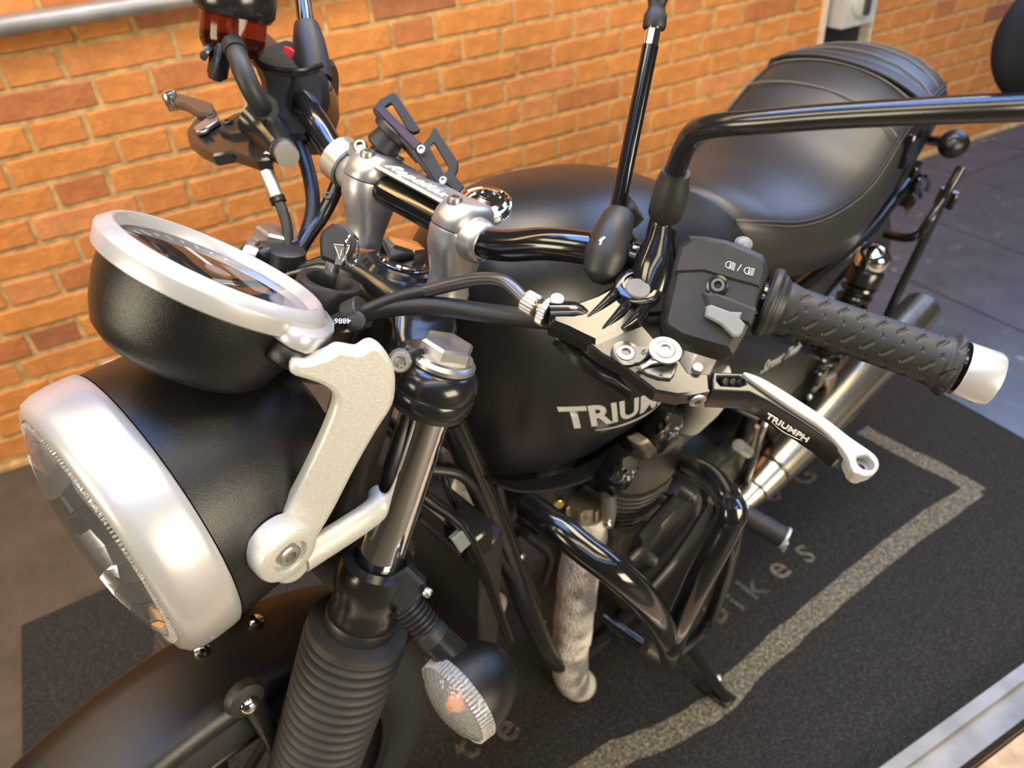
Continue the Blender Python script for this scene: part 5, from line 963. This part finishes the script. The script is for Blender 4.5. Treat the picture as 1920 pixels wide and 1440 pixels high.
# crash bars
CB1 = [(0.3736,-0.13,0.7336), (0.3686,-0.17,0.7425), (0.3711,-0.21,0.7368), (0.3799,-0.245,0.7234), (0.4039,-0.27,0.6767), (0.4494,-0.28,0.5786), (0.5321,-0.27,0.402)]
CB2 = [(0.5344,-0.27,0.3946), (0.4753,-0.285,0.5345), (0.4781,-0.29,0.6543), (0.5066,-0.29,0.7262), (0.5162,-0.285,0.7395), (0.5685,-0.25,0.6996), (0.612,-0.21,0.6561), (0.6936,-0.15,0.561)]
CB3 = [(0.5778,-0.26,0.3283), (0.7057,-0.25,0.2075), (0.7332,-0.25,0.2408), (0.6854,-0.26,0.4108), (0.5777,-0.28,0.6248), (0.5264,-0.285,0.7214)]
for s_ in (-1, 1):
    g = G(); g.tube(CB1, .0155, 20, 6); cb = add('crash_bar', g, 'gloss_black', moto, 'B', mirror=s_ > 0)
    g = G(); g.tube(CB2, .0155, 20, 6); add('crash_bar_loop', g, 'gloss_black', cb, 'B', mirror=s_ > 0)
    g = G(); g.tube(CB3, .0105, 16, 5); add('crash_bar_brace', g, 'gloss_black', cb, 'B', mirror=s_ > 0)
g = G(); g.tube([(0.6096,-0.12,0.2264), (0.6314,-0.22,0.1998)], .0105, 16, 1); cbp = add('mounting_spigot', g, 'gloss_black', moto, 'B')
g = G(); g.tube([(0.6186,-0.2,0.2182), (0.6349,-0.223,0.1938)], .0125, 16, 1); add('spigot_end', g, 'dark_steel', cbp, 'B')
# foot peg
g = G(); a, b = V((0.7806,-0.226,0.4386)), V((0.7971,-0.2934,0.4258)); g.tube([a, b], .0165, 20, 1); fp = add('foot_peg', g, 'black_rubber', moto, 'B', label='left rubber foot peg with bright metal ends')
g = G(); g.tube([a - (b - a) * .10, a], .0180, 20, 1); add('peg_collar', g, 'satin_silver', fp, 'B')
g = G(); g.tube([b - (b - a) * .06, b - (b - a) * .0], .0178, 20, 1); add('peg_end_ring', g, 'satin_silver', fp, 'B')
g = G(); e_ = b + (b - a) * .02; g.tube([e_ + V((0, 0, -.008)), e_ + V((.0, 0, -.026))], .005, 12, 1); add('peg_feeler', g, 'zinc', fp, 'B')
# side stand reaching the mat (world frame so that its foot is planted)
ft = V((.609, -1.474, .014)); g = G(); tp = V((0.5479,-1.4258,0.1817)); g.tube([tp, tp + (ft - tp) * .55, ft + V((0, 0, .006))], [.012, .0095, .009], 16, 3); ss = add('side_stand', g, 'semi_black', moto, 'W')
g = G(); g.box(ft + V((-.004, .016, 0)), (.030, .062, .008), (1, .1, 0), (-.25, 1, .0), bev=.2); add('stand_foot', g, 'semi_black', ss, 'W')
g = G(); kk = V((0.6071,-1.4558,0.05)); g.tube([ft + (tp - ft) * .22, kk], .0045, 12, 1); add('stand_tang', g, 'semi_black', ss, 'W'); g = G(); g.ellips(kk, (0, 0, 1), (.008, .008, .008), seg=16, n=8); add('tang_ball', g, 'zinc', ss, 'W')
# silencer
SP = [(0.9681,-0.16,0.2186), (0.9698,-0.17,0.2929)]
s0, s1 = V((0.9339,-0.17,0.2738)), V((1.4748,-0.21,0.4374)); sa = (s1 - s0); SL = sa.length; sn = sa.normalized()
def along(px_): return (V(px_) - s0).dot(sn)
p1, p2, p3 = along((0.9654,-0.175,0.3113)), along((1.0165,-0.18,0.3325)), along((1.1417,-0.19,0.3587))
for s_ in (-1, 1):
    g = G(); g.lathe(s0, sa, [(.020, -.06), (.021, 0), (.026, p1 - .01), (.028, p1)], 32); si = add('silencer', g, 'silencer_steel', moto, 'B', mirror=s_ > 0)
    g = G(); g.lathe(s0, sa, [(.030, p1 + .001), (.0325, p1 + .003), (.037, p2 - .002), (.035, p2)], 36); add('silencer_collar', g, 'silencer_steel', si, 'B', mirror=s_ > 0)
    g = G(); g.lathe(s0, sa, [(.034, p2 + .003), (.0375, p2 + .006), (.045, p3), (.0465, SL * .75), (.043, SL * .92), (.038, SL + .035), (.034, SL + .036), (.033, SL)], 44, c1=False); add('silencer_body', g, 'silencer_steel', si, 'B', mirror=s_ > 0)
    g = G(); g.lathe(s0, sa, [(.033, SL + .02), (.001, SL + .018)], 24, c0=False); add('silencer_core', g, 'engine_black', si, 'B', mirror=s_ > 0)
# hangers and brackets behind the lever
g = G(); g.prism([(1.1699,-0.17,0.4334), (1.2776,-0.17,0.3895), (1.2932,-0.17,0.3557), (1.2618,-0.17,0.3469), (1.2221,-0.17,0.3641)], (0, -1, 0), .012, .002); hg = add('silencer_hanger', g, 'warm_flange', moto, 'B')
g = G(); g.tube([(1.3235,-0.185,0.406), (1.302,-0.185,0.3657), (1.2652,-0.185,0.3576), (1.2501,-0.18,0.3668)], .009, 12, 4); add('hanger_rod', g, 'satin_silver', hg, 'B')
g = G(); g.tube([(1.1863,-0.16,0.3808), (1.205,-0.19,0.3692)], .0115, 16, 1); add('bolt_barrel', g, 'gloss_black', hg, 'B'); g = G(); g.ellips((1.199,-0.193,0.3753), (0, -1, 0), (.008, .008, .005), seg=16, n=8); add('bolt_head', g, 'satin_silver', hg, 'B')
g = G(); g.ellips((1.068,-0.18,0.4641), (0, -1, 0), (.006, .006, .005), seg=14, n=8); add('bolt_head', g, 'zinc', hg, 'B')
g = G(); g.prism([(0.9918,-0.15,0.4356), (1.1544,-0.15,0.4591), (1.2248,-0.15,0.4024), (1.3627,-0.15,0.2555), (1.1963,-0.15,0.2913), (1.0555,-0.15,0.3343)], (0, -1, 0), .03, .004); add('passenger_peg_bracket', g, 'semi_black', moto, 'B')
for pts, r_, m in (([(0.9618,-0.16,0.3135), (0.9578,-0.16,0.36), (0.9624,-0.155,0.4471), (0.999,-0.15,0.4565)], .006, 'steel'), ([(0.8396,-0.165,0.5009), (0.895,-0.165,0.4426)], .010, 'zinc'), ([(0.925,-0.16,0.4197), (0.9126,-0.16,0.4864)], .004, 'warm_flange')):
    g = G(); g.tube(pts, r_, 12, 4); add('linkage_rod', g, m, moto, 'B')
# radiator, shroud and plumbing in front of the engine
g = G(); g.box((.335, 0, .55), (.035, .24, .30), (1, 0, .15), (0, 1, 0), bev=.12); rad = add('radiator', g, 'engine_black', moto, 'B')
g = G(); g.tube([(0.2436,-0.118,0.8543), (0.2987,-0.12,0.7396), (0.3721,-0.12,0.4521)], .006, 10, 4); g.tube([(0.2365,-0.122,0.8333), (0.2823,-0.122,0.7315)], .003, 8, 1); add('shroud_edge', g, 'gloss_black', rad, 'B')
g = G(); g.box((0.3169,-0.1,0.7118), (.035, .045, .040), bev=.15); hn = add('horn', g, 'semi_black', moto, 'B')
g = G(); g.prism([(0.2714,-0.125,0.7683), (0.2908,-0.125,0.7713), (0.3026,-0.125,0.7389), (0.2823,-0.125,0.7362)], (0, -1, 0), .006, .001); add('horn_face', g, 'switch_grey', hn, 'B')
for pts, r_, m in (([(0.3075,-0.05,0.7782), (0.3398,-0.07,0.7561), (0.3626,-0.08,0.6877), (0.3769,-0.09,0.6037), (0.4221,-0.09,0.4867)], .0055, 'black_plastic'), ([(0.4219,-0.04,0.6542), (0.4231,-0.06,0.5832), (0.4441,-0.08,0.4771), (0.4831,-0.08,0.3523)], .008, 'black_rubber'), ([(0.331,-0.04,0.7759), (0.3337,-0.06,0.7138), (0.3699,-0.07,0.6223)], .004, 'semi_black'), ([(0.4487,-0.07,0.5575), (0.4931,-0.08,0.4763), (0.4883,-0.08,0.4165)], .006, 'black_rubber'), ([(0.4708,-0.06,0.6045), (0.4431,-0.05,0.5881), (0.4255,-0.05,0.5492), (0.4403,-0.06,0.4599)], .010, 'black_rubber')):
    g = G(); g.tube(pts, r_, 10, 5); add('coolant_hose' if r_ > .005 else 'wire', g, m, moto, 'B')
for p_ in ((0.4327,-0.08,0.5327), (0.3642,-0.085,0.603), (0.4846,-0.09,0.3207)):
    g = G(); g.ellips(p_, (0, -1, 0), (.006, .006, .004), seg=14, n=8); add('frame_bolt', g, 'zinc', moto, 'B')
g = G(); g.tube([(-0.0796,0.0802,0.9294), (-0.0651,0.0553,0.9282), (-0.0542,0.0311,0.9203), (-0.043,0.0081,0.9146), (-0.0376,-0.0143,0.8983)], .016, 16, 5); hh = add('wiring_harness', g, 'gaiter_rubber', moto, 'S')
